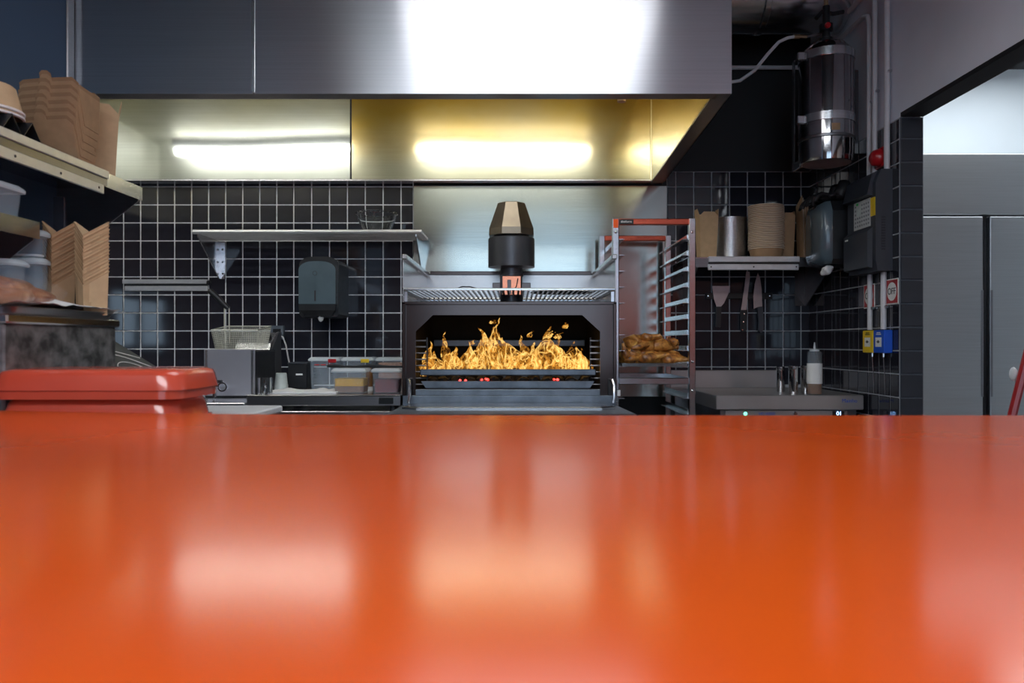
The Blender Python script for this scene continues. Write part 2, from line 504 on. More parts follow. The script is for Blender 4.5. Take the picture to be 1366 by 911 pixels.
# ------------------------------------------------------------------ setting
DW = 4.165            # back wall
XR = 1.633            # right wall of the kitchen
YE = 3.183            # where that wall ends
CH = 3.10             # ceiling height
struct('floor', MB().box(-4.2, 4.2, -3.1, 5.3, -0.1, 0), M_['floor'])
struct('ceiling', MB().box(-4.2, 4.2, -3.1, 5.3, CH, CH+0.1), M_['ceiling'])
wall_back = struct('wall_back', MB().box(-4.1, XR+0.097, DW+0.008, DW+0.12, 0, CH), M_['wall_black'])
# partition carrying the shelves on the left
XL = -1.56
wall_left = struct('wall_left', MB().box(XL-0.1, XL, -0.6, 2.60, 0, CH), M_['wall_blue'])
struct('trim_1', MB().box(XL-0.101, XL+0.006, 2.60, 2.642, 0, CH, 0.004), M_['steel_dk'])
# right wall: stub with tiles, then a lintel over the opening
wr = MB().box(XR+0.008, XR+0.0895, YE+0.008, DW+0.008, 0, CH)
wr.box(XR+0.008, XR+0.0895, -3.0, YE+0.008, 2.18, CH)
wall_right = struct('wall_right', wr, M_['wall_grey'])
struct('trim_2', MB().box(XR+0.002, XR+0.097, -3.0, YE+0.002, 2.162, 2.18), M_['wall_black'])
# outer shell
wf = MB()
wf.box(-4.1, -1.0, -3.1, -3.0, 0, CH)
wf.box(2.45, 4.1, -3.1, -3.0, 0, CH)
struct('wall_front', MB().box(1.25, 2.45, -3.1, -3.0, 0, CH), M_['wall_orange'])
wf.box(-1.0, 1.25, -3.1, -3.0, 0, 0.75); wf.box(-1.0, 1.25, -3.1, -3.0, 2.75, CH)
struct('wall_front', wf, M_['wall_brown'])
w1 = MB()
for x in (-1.0, 0.1, 1.19): w1.box(x, x+0.06, -3.08, -3.02, 0.75, 2.75, 0.004)
w1.box(-0.94, 1.19, -3.08, -3.02, 0.75, 0.81, 0.004); w1.box(-0.94, 1.19, -3.08, -3.02, 2.69, 2.75, 0.004)
struct('window_1', w1, M_['black'])
wl = MB()
wl.box(-4.2, -4.1, -3.1, -0.6, 0, CH); wl.box(-4.2, -4.1, 0.7, 5.3, 0, CH)
wl.box(-4.2, -4.1, -0.6, 0.7, 0, 1.08); wl.box(-4.2, -4.1, -0.6, 0.7, 1.78, CH)
struct('wall_side', wl, M_['wall_brown'])
w2 = MB()
for y in (-0.6, 0.02, 0.65): w2.box(-4.18, -4.12, y, y+0.05, 1.08, 1.78, 0.004)
w2.box(-4.18, -4.12, -0.55, 0.65, 1.08, 1.13, 0.004); w2.box(-4.18, -4.12, -0.55, 0.65, 1.73, 1.78, 0.004)
struct('window_2', w2, M_['black'])
struct('wall_pantry', MB().box(XR+0.097, 4.1, 5.2, 5.3, 0, CH), M_['wall_white'])
struct('wall_pantry_right', MB().box(4.1, 4.2, -3.1, 5.3, 0, CH), M_['wall_white'])
struct('wall_pantry_left', MB().box(XR+0.02, XR+0.097, DW+0.12, 5.2, 0, CH), M_['wall_white'])

# tiles ------------------------------------------------------------
P = 0.0993; TH = 0.008; GAP = 0.0055
def tile_mesh(w, h, name='tile'):
    return MB().box(-w/2, w/2, -TH/2, TH/2, -h/2, h/2, 0.0022).mesh(name, Vector((0,0,0)), False)
tm = {}
def get_tile(w, h, mat):
    k = (round(w, 4), round(h, 4), mat)
    if k not in tm:
        tm[k] = tile_mesh(w-GAP, h-GAP); tm[k].materials.append(M_[mat])
    return tm[k]
def put_tile(me, loc, rz, parent, name='tile'):
    o = bpy.data.objects.new(name, me); link(o); o.parent = parent
    o.location = loc
    o.rotation_euler = (random.gauss(0, 0.0035), 0, rz+random.gauss(0, 0.0035))
    return o
rows = [(0.869+0.1*k, 0.969+0.1*k) for k in range(1, 12)]+[(2.069, 2.154)]
cols_l = [(-0.637, -0.569)]
x = -0.637
while x > -1.2: cols_l.append((x-P, x)); x -= P
for k in range(12): cols_l.append((x-0.0945, x)); x -= 0.0945
cols_r = [(0.8395, 0.889)]
x = 0.889
while x < 1.56: cols_r.append((x, x+P)); x += P
cols_r.append((x, XR))
gb = MB()
gb.box(cols_l[-1][0], -0.569, DW-0.0015, DW+0.008, 0.6, 2.154)
part('grout_bed', MB().box(0.8395, XR, DW-0.0015, DW+0.008, 0.6, 2.154), M_['grout_shaded'], wall_back)
part('grout_bed', gb, M_['grout'], wall_back)
rest = MB()
for ci, (x0, x1) in enumerate(cols_l+cols_r):
    for ri, (z0, z1) in enumerate(rows):
        hidden = ri == 0 or (ci == len(cols_l)-1)
        if hidden:
            rest.box(x0+GAP/2, x1-GAP/2, DW-0.004, DW+0.004, z0+GAP/2, z1-GAP/2, 0.0022)
        else:
            put_tile(get_tile(x1-x0, z1-z0, 'tile'), ((x0+x1)/2, DW-0.0002, (z0+z1)/2), 0, wall_back)
part('tile_remainder', rest, M_['tile'], wall_back, smooth=False, kind='stuff')
gr = MB().box(XR-0.0015, XR+0.008, YE+0.004, DW, 0.6, 2.16)
part('grout_bed', gr, M_['grout_shaded'], wall_right)
gr2 = MB().box(XR+0.0, XR+0.097, YE-0.0005, YE+0.008, 0.3, 2.16)
part('grout_bed', gr2, M_['grout_dk'], wall_right)
y = DW
while y > YE+0.03:
    y0 = max(y-0.1, YE+0.004)
    for (z0, z1) in [(0.669, 0.769), (0.769, 0.869), (0.869, 0.969)]+rows[:-1]+[(2.069, 2.158)]:
        put_tile(get_tile(y-y0, z1-z0, 'tile'), (XR-0.0002, (y+y0)/2, (z0+z1)/2), PI/2, wall_right)
    y = y0
for (z0, z1) in [(0.669, 0.769), (0.769, 0.869), (0.869, 0.969)]+rows[:-1]+[(2.069, 2.158)]:
    put_tile(get_tile(0.099, z1-z0, 'tile_col'), (XR+0.0475, YE-0.002, (z0+z1)/2), 0, wall_right)

# ------------------------------------------------------------------ lamps of the place, and added fill panels
def light_panel(x0, x1, y0, y1, m, label, group=None, zc=CH):  # builds both the room's lamps and the added fill panels
    t = thing('light_panel', label, 'light', ((x0+x1)/2, (y0+y1)/2, zc-0.05), group)
    f = MB().box(x0-0.03, x1+0.03, y0-0.03, y1+0.03, zc-0.008, zc)
    if zc < CH:
        for wx in (x0+0.05, x1-0.05):
            for wy in (y0+0.05, y1-0.05):
                part('hanging_wire', MB().tube([(wx,wy,zc),(wx,wy,CH)], 0.002, 5), M_['steel'], t)
    CH_ = zc
    f.box(x0-0.03, x1+0.03, y0-0.03, y0, CH_-0.05, CH_-0.008); f.box(x0-0.03, x1+0.03, y1, y1+0.03, CH_-0.05, CH_)
    f.box(x0-0.03, x0, y0, y1, CH_-0.05, CH_); f.box(x1, x1+0.03, y0, y1, CH_-0.05, CH_)
    part('frame', f, M_['white'], t, smooth=False)
    part('diffuser', MB().box(x0, x1, y0, y1, CH_-0.045, CH_-0.01), m, t, smooth=False)
light_panel(-0.48, 0.585, 1.35, 2.30, M_['panel'], 'square bright panel light hanging in front of the hood', None, 2.66)
light_panel(-1.3, 0.9, -1.8, -0.7, M_['fill_cool'], 'wide cool fill panel added out of view on the guest side')
light_panel(-3.3, -2.2, 0.6, 1.8, M_['fill_side'], 'cool fill panel added out of view in the side room behind the shelf partition')  # unseen fill, added to brighten the side room and what reflects it
light_panel(1.9, 3.1, -2.4, -1.4, M_['fill_warm'], 'warm fill panel added out of view before the orange red wall behind the counter')
light_panel(2.3, 3.7, 3.3, 4.8, M_['panel2'], 'bright ceiling panel of the next room above the steel refrigerator')

# ------------------------------------------------------------------ hood
HF = 2.645; HB = 2.081
hood = thing('extraction_hood', 'long brushed stainless steel extraction hood above the charcoal oven', 'hood', (-0.6, 3.3, HB))
XS = -0.926
for (x0, x1) in ((-3.2, XS-0.004), (XS+0.004, 0.762)):
    part('front_panel', MB().box(x0, x1, HF, HF+0.004, HB, CH-0.002), M_['steel_hood'], hood, smooth=False)
part('seam_strip', MB().box(XS-0.006, XS+0.006, HF-0.003, HF+0.001, HB+0.004, CH-0.002, 0.001), M_['steel_lt'], hood, smooth=False)
# bottom return flange, front and right
part('front_flange', MB().box(-3.2, 0.72, HF+0.004, HF+0.06, HB, HB+0.006), M_['steel_hood_dark'], hood, smooth=False)
fl = MB().prism([(0.72, HF+0.004), (0.762, HF+0.004), (0.812, DW-0.03), (0.745, DW-0.03), (0.702, HF+0.06)], 2, HB, HB+0.006)
part('side_flange', fl, M_['steel_hood_dark'], hood, smooth=False)
so = MB().add([(0.758,HF+0.002,HB),(0.808,DW-0.02,HB),(0.808,DW-0.02,CH-0.002),(0.758,HF+0.002,CH-0.002),
               (0.762,HF+0.002,HB),(0.812,DW-0.02,HB),(0.812,DW-0.02,CH-0.002),(0.762,HF+0.002,CH-0.002)],
              [(0,1,2,3),(4,7,6,5),(0,4,5,1),(3,2,6,7),(0,3,7,4),(1,5,6,2)])
part('side_panel', so, M_['steel_hood'], hood, smooth=False)
si = MB().add([(0.700,HF+0.06,HB+0.004),(0.742,DW-0.06,HB+0.004),(0.742,DW-0.06,2.66),(0.700,HF+0.06,2.66),
               (0.704,HF+0.06,HB+0.004),(0.746,DW-0.06,HB+0.004),(0.746,DW-0.06,2.66),(0.704,HF+0.06,2.66)],
              [(0,1,2,3),(4,7,6,5),(0,4,5,1),(3,2,6,7),(0,3,7,4),(1,5,6,2)])
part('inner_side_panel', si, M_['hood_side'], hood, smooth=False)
YB = DW-0.065
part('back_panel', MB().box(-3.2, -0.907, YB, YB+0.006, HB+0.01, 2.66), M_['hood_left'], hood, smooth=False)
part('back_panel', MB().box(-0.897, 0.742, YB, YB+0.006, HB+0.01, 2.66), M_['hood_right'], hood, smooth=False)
part('panel_gap', MB().box(-0.907, -0.897, YB+0.003, YB+0.006, HB+0.01, 2.66), M_['black'], hood, smooth=False)
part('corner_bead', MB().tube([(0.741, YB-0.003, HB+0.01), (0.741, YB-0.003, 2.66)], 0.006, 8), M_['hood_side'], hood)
part('grease_gutter', MB().box(-3.2, 0.742, YB-0.03, YB+0.04, HB, HB+0.012, 0.003), M_['steel_lt'], hood, smooth=False)
part('inner_front', MB().box(-3.2, 0.70, HF+0.055, HF+0.06, HB+0.006, 2.66), M_['hood_inner'], hood, smooth=False)
part('inner_top', MB().box(-3.2, 0.745, HF+0.055, YB+0.006, 2.66, 2.67), M_['hood_inner'], hood, smooth=False)
part('bounce_panel', MB().box(-2.62, -2.61, HF+0.06, YB, HB+0.006, 2.66), M_['hood_inner'], hood, smooth=False)  # unseen panel added to bounce lamp light inside the hood
for xc in (-0.085, -1.80):
    h = part('lamp_housing', MB().box(xc-0.64, xc+0.64, 2.83, 2.87, 2.60, 2.66, 0.004), M_['steel_dk'], hood, smooth=False)
    part('lamp_tube', MB().tube([(xc-0.62, 2.85, 2.575), (xc+0.62, 2.85, 2.575)], 0.019, 10), M_['tubelamp'], h)
nz_ = part('nozzle', MB().lathe([(0,0.05),(0.008,0.05),(0.008,0.02),(0.016,0.02),(0.016,0.0),(0,0)], (0.39, 2.76, HB+0.008), 10), M_['brass'], hood)

# ------------------------------------------------------------------ steel sheet behind the oven
solo('backsplash_sheet', MB().box(-0.567, 0.8375, DW-0.020, DW-0.002, 0.905, 2.072, 0.002), M_['splash'],
     'tall brushed steel sheet on the wall behind the oven and the rack', 'backsplash', smooth=False)

# ------------------------------------------------------------------ orange counter
H = 0.139; ZT = CZ-H
ct = thing('service_counter', 'glossy orange service counter across the foreground', 'counter', (0, 0.8, 0))
poly = [(-1.52,0.06),(1.58,0.06),(1.58,1.45),(0.0,1.45),(-0.35,1.462),(-0.7,1.492),(-1.074,1.556),(-1.52,1.66)]
bm_top = MB()
e = 0.006
rin = lambda d: [(px_*(1-d/1.5), 0.8+(py_-0.8)*(1-d/0.75)) for px_, py_ in poly]
rings = [[Vector((p[0], p[1], z)) for p in rin(d)] for z, d in ((ZT-0.04, 0.004), (ZT-0.005, 0.0), (ZT-0.0015, 0.0015), (ZT, 0.005))]
bm_top.loft(rings)
part('counter_top', bm_top, M_['orange'], ct, smooth=False)
part('counter_base', MB().box(-1.45, 1.52, 0.16, 1.36, 0.08, ZT-0.04, 0.003), M_['steel_lt'], ct, smooth=False)
part('plinth', MB().box(-1.42, 1.49, 0.2, 1.3, 0.0, 0.08), M_['black'], ct, smooth=False)

# ------------------------------------------------------------------ left table, bin, crate
TZ = 1.01
tb = thing('prep_table', 'pale steel prep table by the left wall under the red trays', 'table', (-1.12, 1.95, 0))
part('table_top', MB().box(-1.545, -0.715, 1.64, 2.30, TZ-0.02, TZ, 0.004), M_['white'], tb, smooth=False)
for (lx, ly) in ((-1.5,1.74),(-0.77,1.74),(-1.5,2.25),(-0.77,2.25)):
    part('leg', MB().tube([(lx,ly,0),(lx,ly,TZ-0.02)], 0.018, 10), M_['steel'], tb)
part('lower_shelf', MB().box(-1.5, -0.77, 1.74, 2.25, 0.25, 0.27), M_['steel'], tb, smooth=False)

def tray_shape(x0, x1, y0, y1, z0, z1, r, lip, t=0.004):
    """upside-down moulded tray: rounded shoulders over an outward lip"""
    m = MB()
    hh = z1-z0
    m.loft([rrect(x0, x1, y0, y1, r, z0), rrect(x0, x1, y0, y1, r, z0+hh*0.28),
            rrect(x0+lip, x1-lip, y0+lip, y1-lip, r, z0+hh*0.30),
            rrect(x0+lip+0.006, x1-lip-0.006, y0+lip+0.006, y1-lip-0.006, r, z0+hh*0.78),
            rrect(x0+lip+0.010, x1-lip-0.010, y0+lip+0.010, y1-lip-0.010, r, z0+hh*0.92),
            rrect(x0+lip+0.022, x1-lip-0.022, y0+lip+0.022, y1-lip-0.022, r, z1)])
    return m
solo('plastic_tray', tray_shape(-1.166, -0.752, 1.656, 1.895, TZ, TZ+0.066, 0.045, 0.006), M_['crate'],
     'glossy red plastic tray on the pale table, the lower of two stacked', 'tray', 'red plastic trays stacked on the table', angle=50)
solo('plastic_tray', tray_shape(-1.168, -0.744, 1.65, 1.903, TZ+0.066, 1.142, 0.05, -0.004), M_['crate'],
     'glossy red plastic tray on top of another, nearest the counter', 'tray', 'red plastic trays stacked on the table', angle=50)

BZ = 1.268
bn = thing('steel_bin', 'long mottled grey steel bin against the left wall carrying a sheet pan', 'bin', (-1.36, 1.9, TZ))
part('body', MB().box(-1.52, -1.160, 1.70, 2.175, TZ, BZ-0.022, 0.004), M_['mottled'], bn, smooth=False)
part('rim', MB().box(-1.528, -1.150, 1.695, 2.180, BZ-0.022, BZ, 0.004), M_['steel'], bn, smooth=False)

pan = thing('sheet_pan', 'thin dark sheet pan edged with white paper on the mottled steel bin', 'pan', (-1.35, 1.92, BZ))
pb = MB()
pb.loft([rrect(-1.51, -1.155, 1.70, 2.145, 0.03, BZ), rrect(-1.525, -1.145, 1.69, 2.155, 0.035, BZ+0.016),
         rrect(-1.530, -1.140, 1.685, 2.160, 0.038, BZ+0.018), rrect(-1.520, -1.150, 1.695, 2.150, 0.03, BZ+0.013),
         rrect(-1.51, -1.16, 1.705, 2.14, 0.03, BZ+0.006)])
part('pan_body', pb, M_['steel_dk'], pan)
ptop = BZ+0.007
# white paper lining, crumpled, rising towards the meat
pp = MB(); nx, ny = 16, 26
V = []
for j in range(ny+1):
    for i in range(nx+1):
        u = i/nx; v = j/ny
        X = -1.46+u*0.324; Y = 1.70+v*0.455
        rise = 0.045*max(0, 1-abs(v-0.55)/0.42)*math.sin(PI*min(1, (1-u)*1.25))
        edge = 0.018*(u**6)
        Z = ptop+0.004+edge+rise+0.005*mnoise.noise(Vector((X*22, Y*22, 2.0)))*(0.4+u)
        V.append((X, Y, max(Z, ptop+0.001)))
Fc = [(j*(nx+1)+i, j*(nx+1)+i+1, (j+1)*(nx+1)+i+1, (j+1)*(nx+1)+i) for j in range(ny) for i in range(nx)]
pp.add(V, Fc)
solo('paper_liner', pp, M_['paper'], 'crumpled white paper sheet lining the sheet pan on the bin', 'paper', angle=60)
# wrapped meat in front of the containers
R45 = Matrix.Rotation(0.25, 3, 'Z')
mt = thing('wrapped_meat', 'cured brown meat wrapped in shiny clear film on the sheet pan', 'meat', (-1.28, 1.80, ptop+0.012))
mm = MB()
part('meat_piece', MB().blob((-1.27, 1.80, 1.331), (0.075, 0.13, 0.040), 0.12, 14, 1, 3), M_['meat'], mt, angle=80)
part('meat_piece', MB().blob((-1.235, 1.88, 1.316), (0.050, 0.105, 0.026), 0.12, 14, 2, 3), M_['meat'], mt, angle=80)
part('meat_piece', MB().blob((-1.215, 1.78, 1.313), (0.035, 0.09, 0.024), 0.12, 14, 3, 3), M_['meat'], mt, angle=80)
part('film', MB().blob((-1.255, 1.84, 1.326), (0.098, 0.19, 0.047), 0.10, 22, 4, 4), M_['bag'], mt, angle=80)

# slate board with pale contour lines beyond the bin
sb = thing('slate_board', 'slate grey board with pale contour lines sloping beyond the steel bin', 'board', (-1.4, 2.57, 0))
A = Vector((-1.53, 2.36, 1.235)); B = Vector((-1.27, 2.36, 1.075))
t_ = (B-A).normalized(); nrm = Vector((-t_.z, 0, t_.x)); nrm = nrm if nrm.z > 0 else -nrm
def sbp(u, v, h=0.0): return A+(B-A)*u+Vector((0, 0.42*v, 0))+nrm*h
part('board', MB().loft([[sbp(0,0,-0.012), sbp(1,0,-0.012), sbp(1,1,-0.012), sbp(0,1,-0.012)], [sbp(0,0), sbp(1,0), sbp(1,1), sbp(0,1)]]), M_['slate'], sb, smooth=False)
for k in range(4):
    cu_ = []
    r_ = 0.16+0.15*k
    for i in range(25):
        a = -PI/2+PI*i/24
        wob = 1+0.10*math.sin(3*a+k)
        u = 1.0-r_*1.1*math.cos(a)*wob; v = 0.55+r_*math.sin(a)*wob
        if 0.02 < u < 0.985 and 0.02 < v < 0.98: cu_.append(sbp(u, v, 0.0012))
    if len(cu_) > 3: part('contour_line', MB().tube(cu_, 0.002, 4), M_['ink_white'], sb)
for (lx, ly, lz) in ((-1.50, 2.40, 1.20), (-1.30, 2.40, 1.075), (-1.50, 2.74, 1.20), (-1.30, 2.74, 1.075)):
    part('leg', MB().tube([(lx, ly, 0), (lx, ly, lz)], 0.010, 8), M_['steel_dk'], sb)
# ------------------------------------------------------------------ left wall shelves
XSF = -1.27
def wall_shelf(y0, y1, zt, label, rail=None, group=None):
    t = thing('wall_shelf', label, 'shelf', ((XL+XSF)/2, y1, zt-0.05), group)
    part('board', MB().box(XL+0.001, XSF, y0, y1, zt-0.004, zt), M_['steel'], t, smooth=False)
    part('lip', MB().box(XSF-0.004, XSF, y0, y1, zt-0.045, zt-0.004), M_['steel'], t, smooth=False)
    part('end_lip', MB().box(XL+0.001, XSF-0.004, y1-0.004, y1, zt-0.035, zt-0.004), M_['steel_dk'], t, smooth=False)
    for yb in (y1-0.006, y0+0.10):
        b_ = part('bracket', MB().prism([(XL+0.001, zt-0.036), (XSF-0.006, zt-0.036), (XSF-0.006, zt-0.05), (XL+0.001, zt-0.27)], 1, yb-0.012, yb-0.008), M_['steel_dk'], t, smooth=False)
        part('bracket_flange', MB().box(XL+0.001, XL+0.036, yb-0.017, yb-0.0125, zt-0.27, zt-0.036), M_['steel'], b_, smooth=False)
    if rail:
        ra, rb = rail
        r_ = part('ticket_rail', MB().box(XSF, XSF+0.012, ra, rb, zt-0.022, zt+0.002, 0.002), M_['tube_steel'], t, smooth=False)
        part('rail_strip', MB().box(XSF, XSF+0.008, ra-0.02, rb-0.02, zt-0.072, zt-0.044, 0.002), M_['tube_steel'], r_, smooth=False)
        part('rail_groove', MB().box(XSF, XSF+0.006, ra, rb, zt-0.044, zt-0.022), M_['steel_dk'], r_, smooth=False)
        n_ = int((rb-ra)/0.19)
        for k in range(n_):
            yy = rb-0.05-k*0.19
            part('screw', MB().lathe([(0,0.0015),(0.004,0.0015),(0.004,0)], (XSF+0.0075, yy, zt-0.058), 8, 'x'), M_['ink_dark'], r_)
    return t
ZS1 = 1.730
wall_shelf(1.2, 2.55, ZS1, 'upper steel wall shelf on the left holding brown takeaway boxes', (1.2, 2.32))
ZS2 = 1.523
wall_shelf(1.2, 2.0, ZS2, 'short lower steel wall shelf on the left holding one clear tub')

# ------------------------------------------------------------------ kraft boxes
def kraft_shell(w, d, h, hi, lo, t=0.0016, taper=0.9):
    """one open folded box: four tapering walls, two opposite corners of the rim raised"""
    m = MB()
    def ring(s, zs, ins=0):
        a = w/2*s-ins; b = d/2*s-ins
        return [Vector((a,b,zs[0])), Vector((-a,b,zs[1])), Vector((-a,-b,zs[2])), Vector((a,-b,zs[3]))]
    top = [h+lo, h+hi, h+lo, h+hi]
    dn = [z-0.004 for z in top]
    m.loft([ring(taper, [0]*4), ring(0.985, dn), ring(1.05, top), ring(1.0, top, t), ring(taper, [0.003]*4, t)])
    return m
def which(k, n, label):
    return label.replace('nested', 'lowest', 1) if k == 0 else label.replace('nested', 'topmost', 1) if k == n-1 else label
def nested(name_label, group, n, base, rz, w, d, h, hi, lo, pitch, mat, lean=(0,0)):
    me = kraft_shell(w, d, h, hi, lo).mesh('kraft_box', Vector((0,0,0)), False); me.materials.append(mat)
    me2 = me.copy(); me2.materials[0] = M_['kraft_b'] if mat == M_['kraft'] else M_['kraft_lt_b']
    for k in range(n):
        o = bpy.data.objects.new('kraft_box', me2 if k % 2 else me); link(o)
        o.location = (base[0]+lean[0]*k, base[1]+lean[1]*k, base[2]+pitch*k)
        o.rotation_euler = (0, 0, rz+random.gauss(0, 0.012))
        o['label'] = which(k, n, name_label); o['category'] = 'box'; o['group'] = group
z0 = ptop+0.003
nested('open kraft box nested in the right stack on the sheet pan', 'kraft boxes nested in the right pan stack', 15, (-1.182, 2.09, z0), PI/4+0.05, 0.066, 0.066, 0.100, 0.024, -0.020, 0.0098, M_['kraft_lt'])
nested('open kraft box nested in the left stack on the sheet pan', 'kraft boxes nested in the left pan stack', 15, (-1.282, 2.105, z0), PI/4+0.12, 0.062, 0.062, 0.100, 0.024, -0.020, 0.0100, M_['kraft'])

# stack on the upper shelf: side walls with a tall middle tab
def tab_box(w, d, h):
    m = MB(); t = 0.0018
    prof = [(-w/2, h*0.86), (-w/2+0.012, h*0.93), (-w*0.14, h*0.98), (-w*0.135, h*1.10), (-w*0.09, h*1.16), (0.0, h*1.16), (w*0.05, h*1.10), (w*0.06, h*1.0), (w*0.40, h*1.03), (w/2, h*0.90)]
    f = [(-w/2*0.94, 0), (w/2*0.94, 0)]
    front = f+list(reversed(prof))
    m.prism(front, 1, -d/2, -d/2+t); m.prism(front, 1, d/2-t, d/2)
    for s in (-1, 1):
        x_ = s*w/2*0.985
        m.box(min(x_, x_-s*t), max(x_, x_-s*t), -d/2+t, d/2-t, 0, h*0.88)
    m.box(-w/2*0.94, w/2*0.94, -d/2+t, d/2-t, 0, t)
    m.v = [Vector((p.x, p.y-(0.34*p.z if p.y < 0 else 0), p.z)) for p in m.v]
    return m
me = tab_box(0.165, 0.10, 0.115).mesh('kraft_box', Vector((0,0,0)), False); me.materials.append(M_['kraft'])
me2 = me.copy(); me2.materials[0] = M_['kraft_b']
for k in range(12):
    o = bpy.data.objects.new('kraft_box', me2 if k % 2 else me); link(o)
    o.location = (-1.372+0.0008*k-0.002*(k % 2), 2.25+0.0012*k, ZS1+0.0115*k)
    o.rotation_euler = (0, 0, 0.10+random.gauss(0, 0.018)); 
    o['label'] = which(k, 12, 'tabbed kraft box nested in the stack on the upper left shelf'); o['category'] = 'box'
    o['group'] = 'kraft boxes stacked on the upper left shelf'
def flap_box(name, label, loc, rz, w, d, h, mat, flap=0.3, group=None, lean=0.0):
    t = thing(name, label, 'box', loc, group)
    m = MB(); th = 0.0022
    L = Vector(loc)
    def q(pts):  # thin wall from four points
        c = sum((Vector(p) for p in pts), Vector())/len(pts)
        n = (Vector(pts[1])-Vector(pts[0])).cross(Vector(pts[2])-Vector(pts[0])).normalized()*th/2
        m.loft([[L+Vector(p)-n for p in pts], [L+Vector(p)+n for p in pts]])
    k = 0.82
    b = [(-w/2*k,-d/2*k,0),(w/2*k,-d/2*k,0),(w/2*k,d/2*k,0),(-w/2*k,d/2*k,0)]
    u = [(-w/2,-d/2,h),(w/2,-d/2,h),(w/2,d/2,h),(-w/2,d/2,h)]
    for i in range(4): q([b[i], b[(i+1)%4], u[(i+1)%4], u[i]])
    q(b)
    part('carton', m, mat, t, smooth=False)
    for i, (ca, out) in enumerate((((0,1),(0,-1)), ((1,2),(1,0)), ((2,3),(0,1)), ((3,0),(-1,0)))):
        m = MB()
        p0 = Vector(u[ca[0]]); p1 = Vector(u[ca[1]])
        fl_ = flap*(0.8 if i % 2 else 0.45)*h
        ov = Vector((out[0], out[1], 0))*fl_*0.18
        a = p0.lerp(p1, 0.22)+ov+Vector((0,0,fl_)); c = p0.lerp(p1, 0.78)+ov+Vector((0,0,fl_))
        q([p0, p1, c, a])
        part('flap', m, mat, t, smooth=False)
    t.rotation_euler = (0, 0, rz)
    return t
flap_box('takeaway_box', 'large light brown takeaway box with raised flaps at the end of the upper left shelf', (-1.372, 2.455, ZS1), 0.5, 0.125, 0.11, 0.215, M_['kraft_lt'], 0.28)

# black zigzag holder and upside-down bowls on the upper shelf
zz = MB(); zp = []
for k in range(5):
    zp.append((1.62+0.08*k, 0.0)); zp.append((1.66+0.08*k, 0.05))
zp.append((1.62+0.40, 0.0))
for k in range(len(zp)-1):
    (ya, za), (yb_, zb) = zp[k], zp[k+1]
    zz.loft([[Vector((XSF-0.006, ya, ZS1+za)), Vector((XSF-0.006, yb_, ZS1+zb)), Vector((XL+0.03, yb_, ZS1+zb)), Vector((XL+0.03, ya, ZS1+za))],
             [Vector((XSF-0.006, ya, ZS1+za+0.003)), Vector((XSF-0.006, yb_, ZS1+zb+0.003)), Vector((XL+0.03, yb_, ZS1+zb+0.003)), Vector((XL+0.03, ya, ZS1+za+0.003))]])
solo('zigzag_holder', zz, M_['black'], 'black zigzag folded holder under the upturned bowls on the upper left shelf', 'holder', smooth=False)
def up_bowl(z, label):
    t = thing('paper_bowl', label, 'bowl', (-1.369, 1.935, z), 'upturned bowls on the zigzag holder')
    part('body', MB().lathe([(0,0.072),(0.062,0.072),(0.067,0.068),(0.083,0.004),(0.081,0.004),(0.064,0.066),(0,0.068)], (-1.369,1.935,z), 32), M_['kraft_lt'], t)
    part('rim', MB().lathe([(0.082,0.0),(0.087,0.002),(0.087,0.007),(0.082,0.008)], (-1.369,1.935,z), 32), M_['kraft_white'], t)
up_bowl(ZS1+0.0535, 'upturned kraft bowl with white rim, the lower of two nested')
up_bowl(ZS1+0.0655, 'upturned kraft bowl with white rim, the upper of two nested')

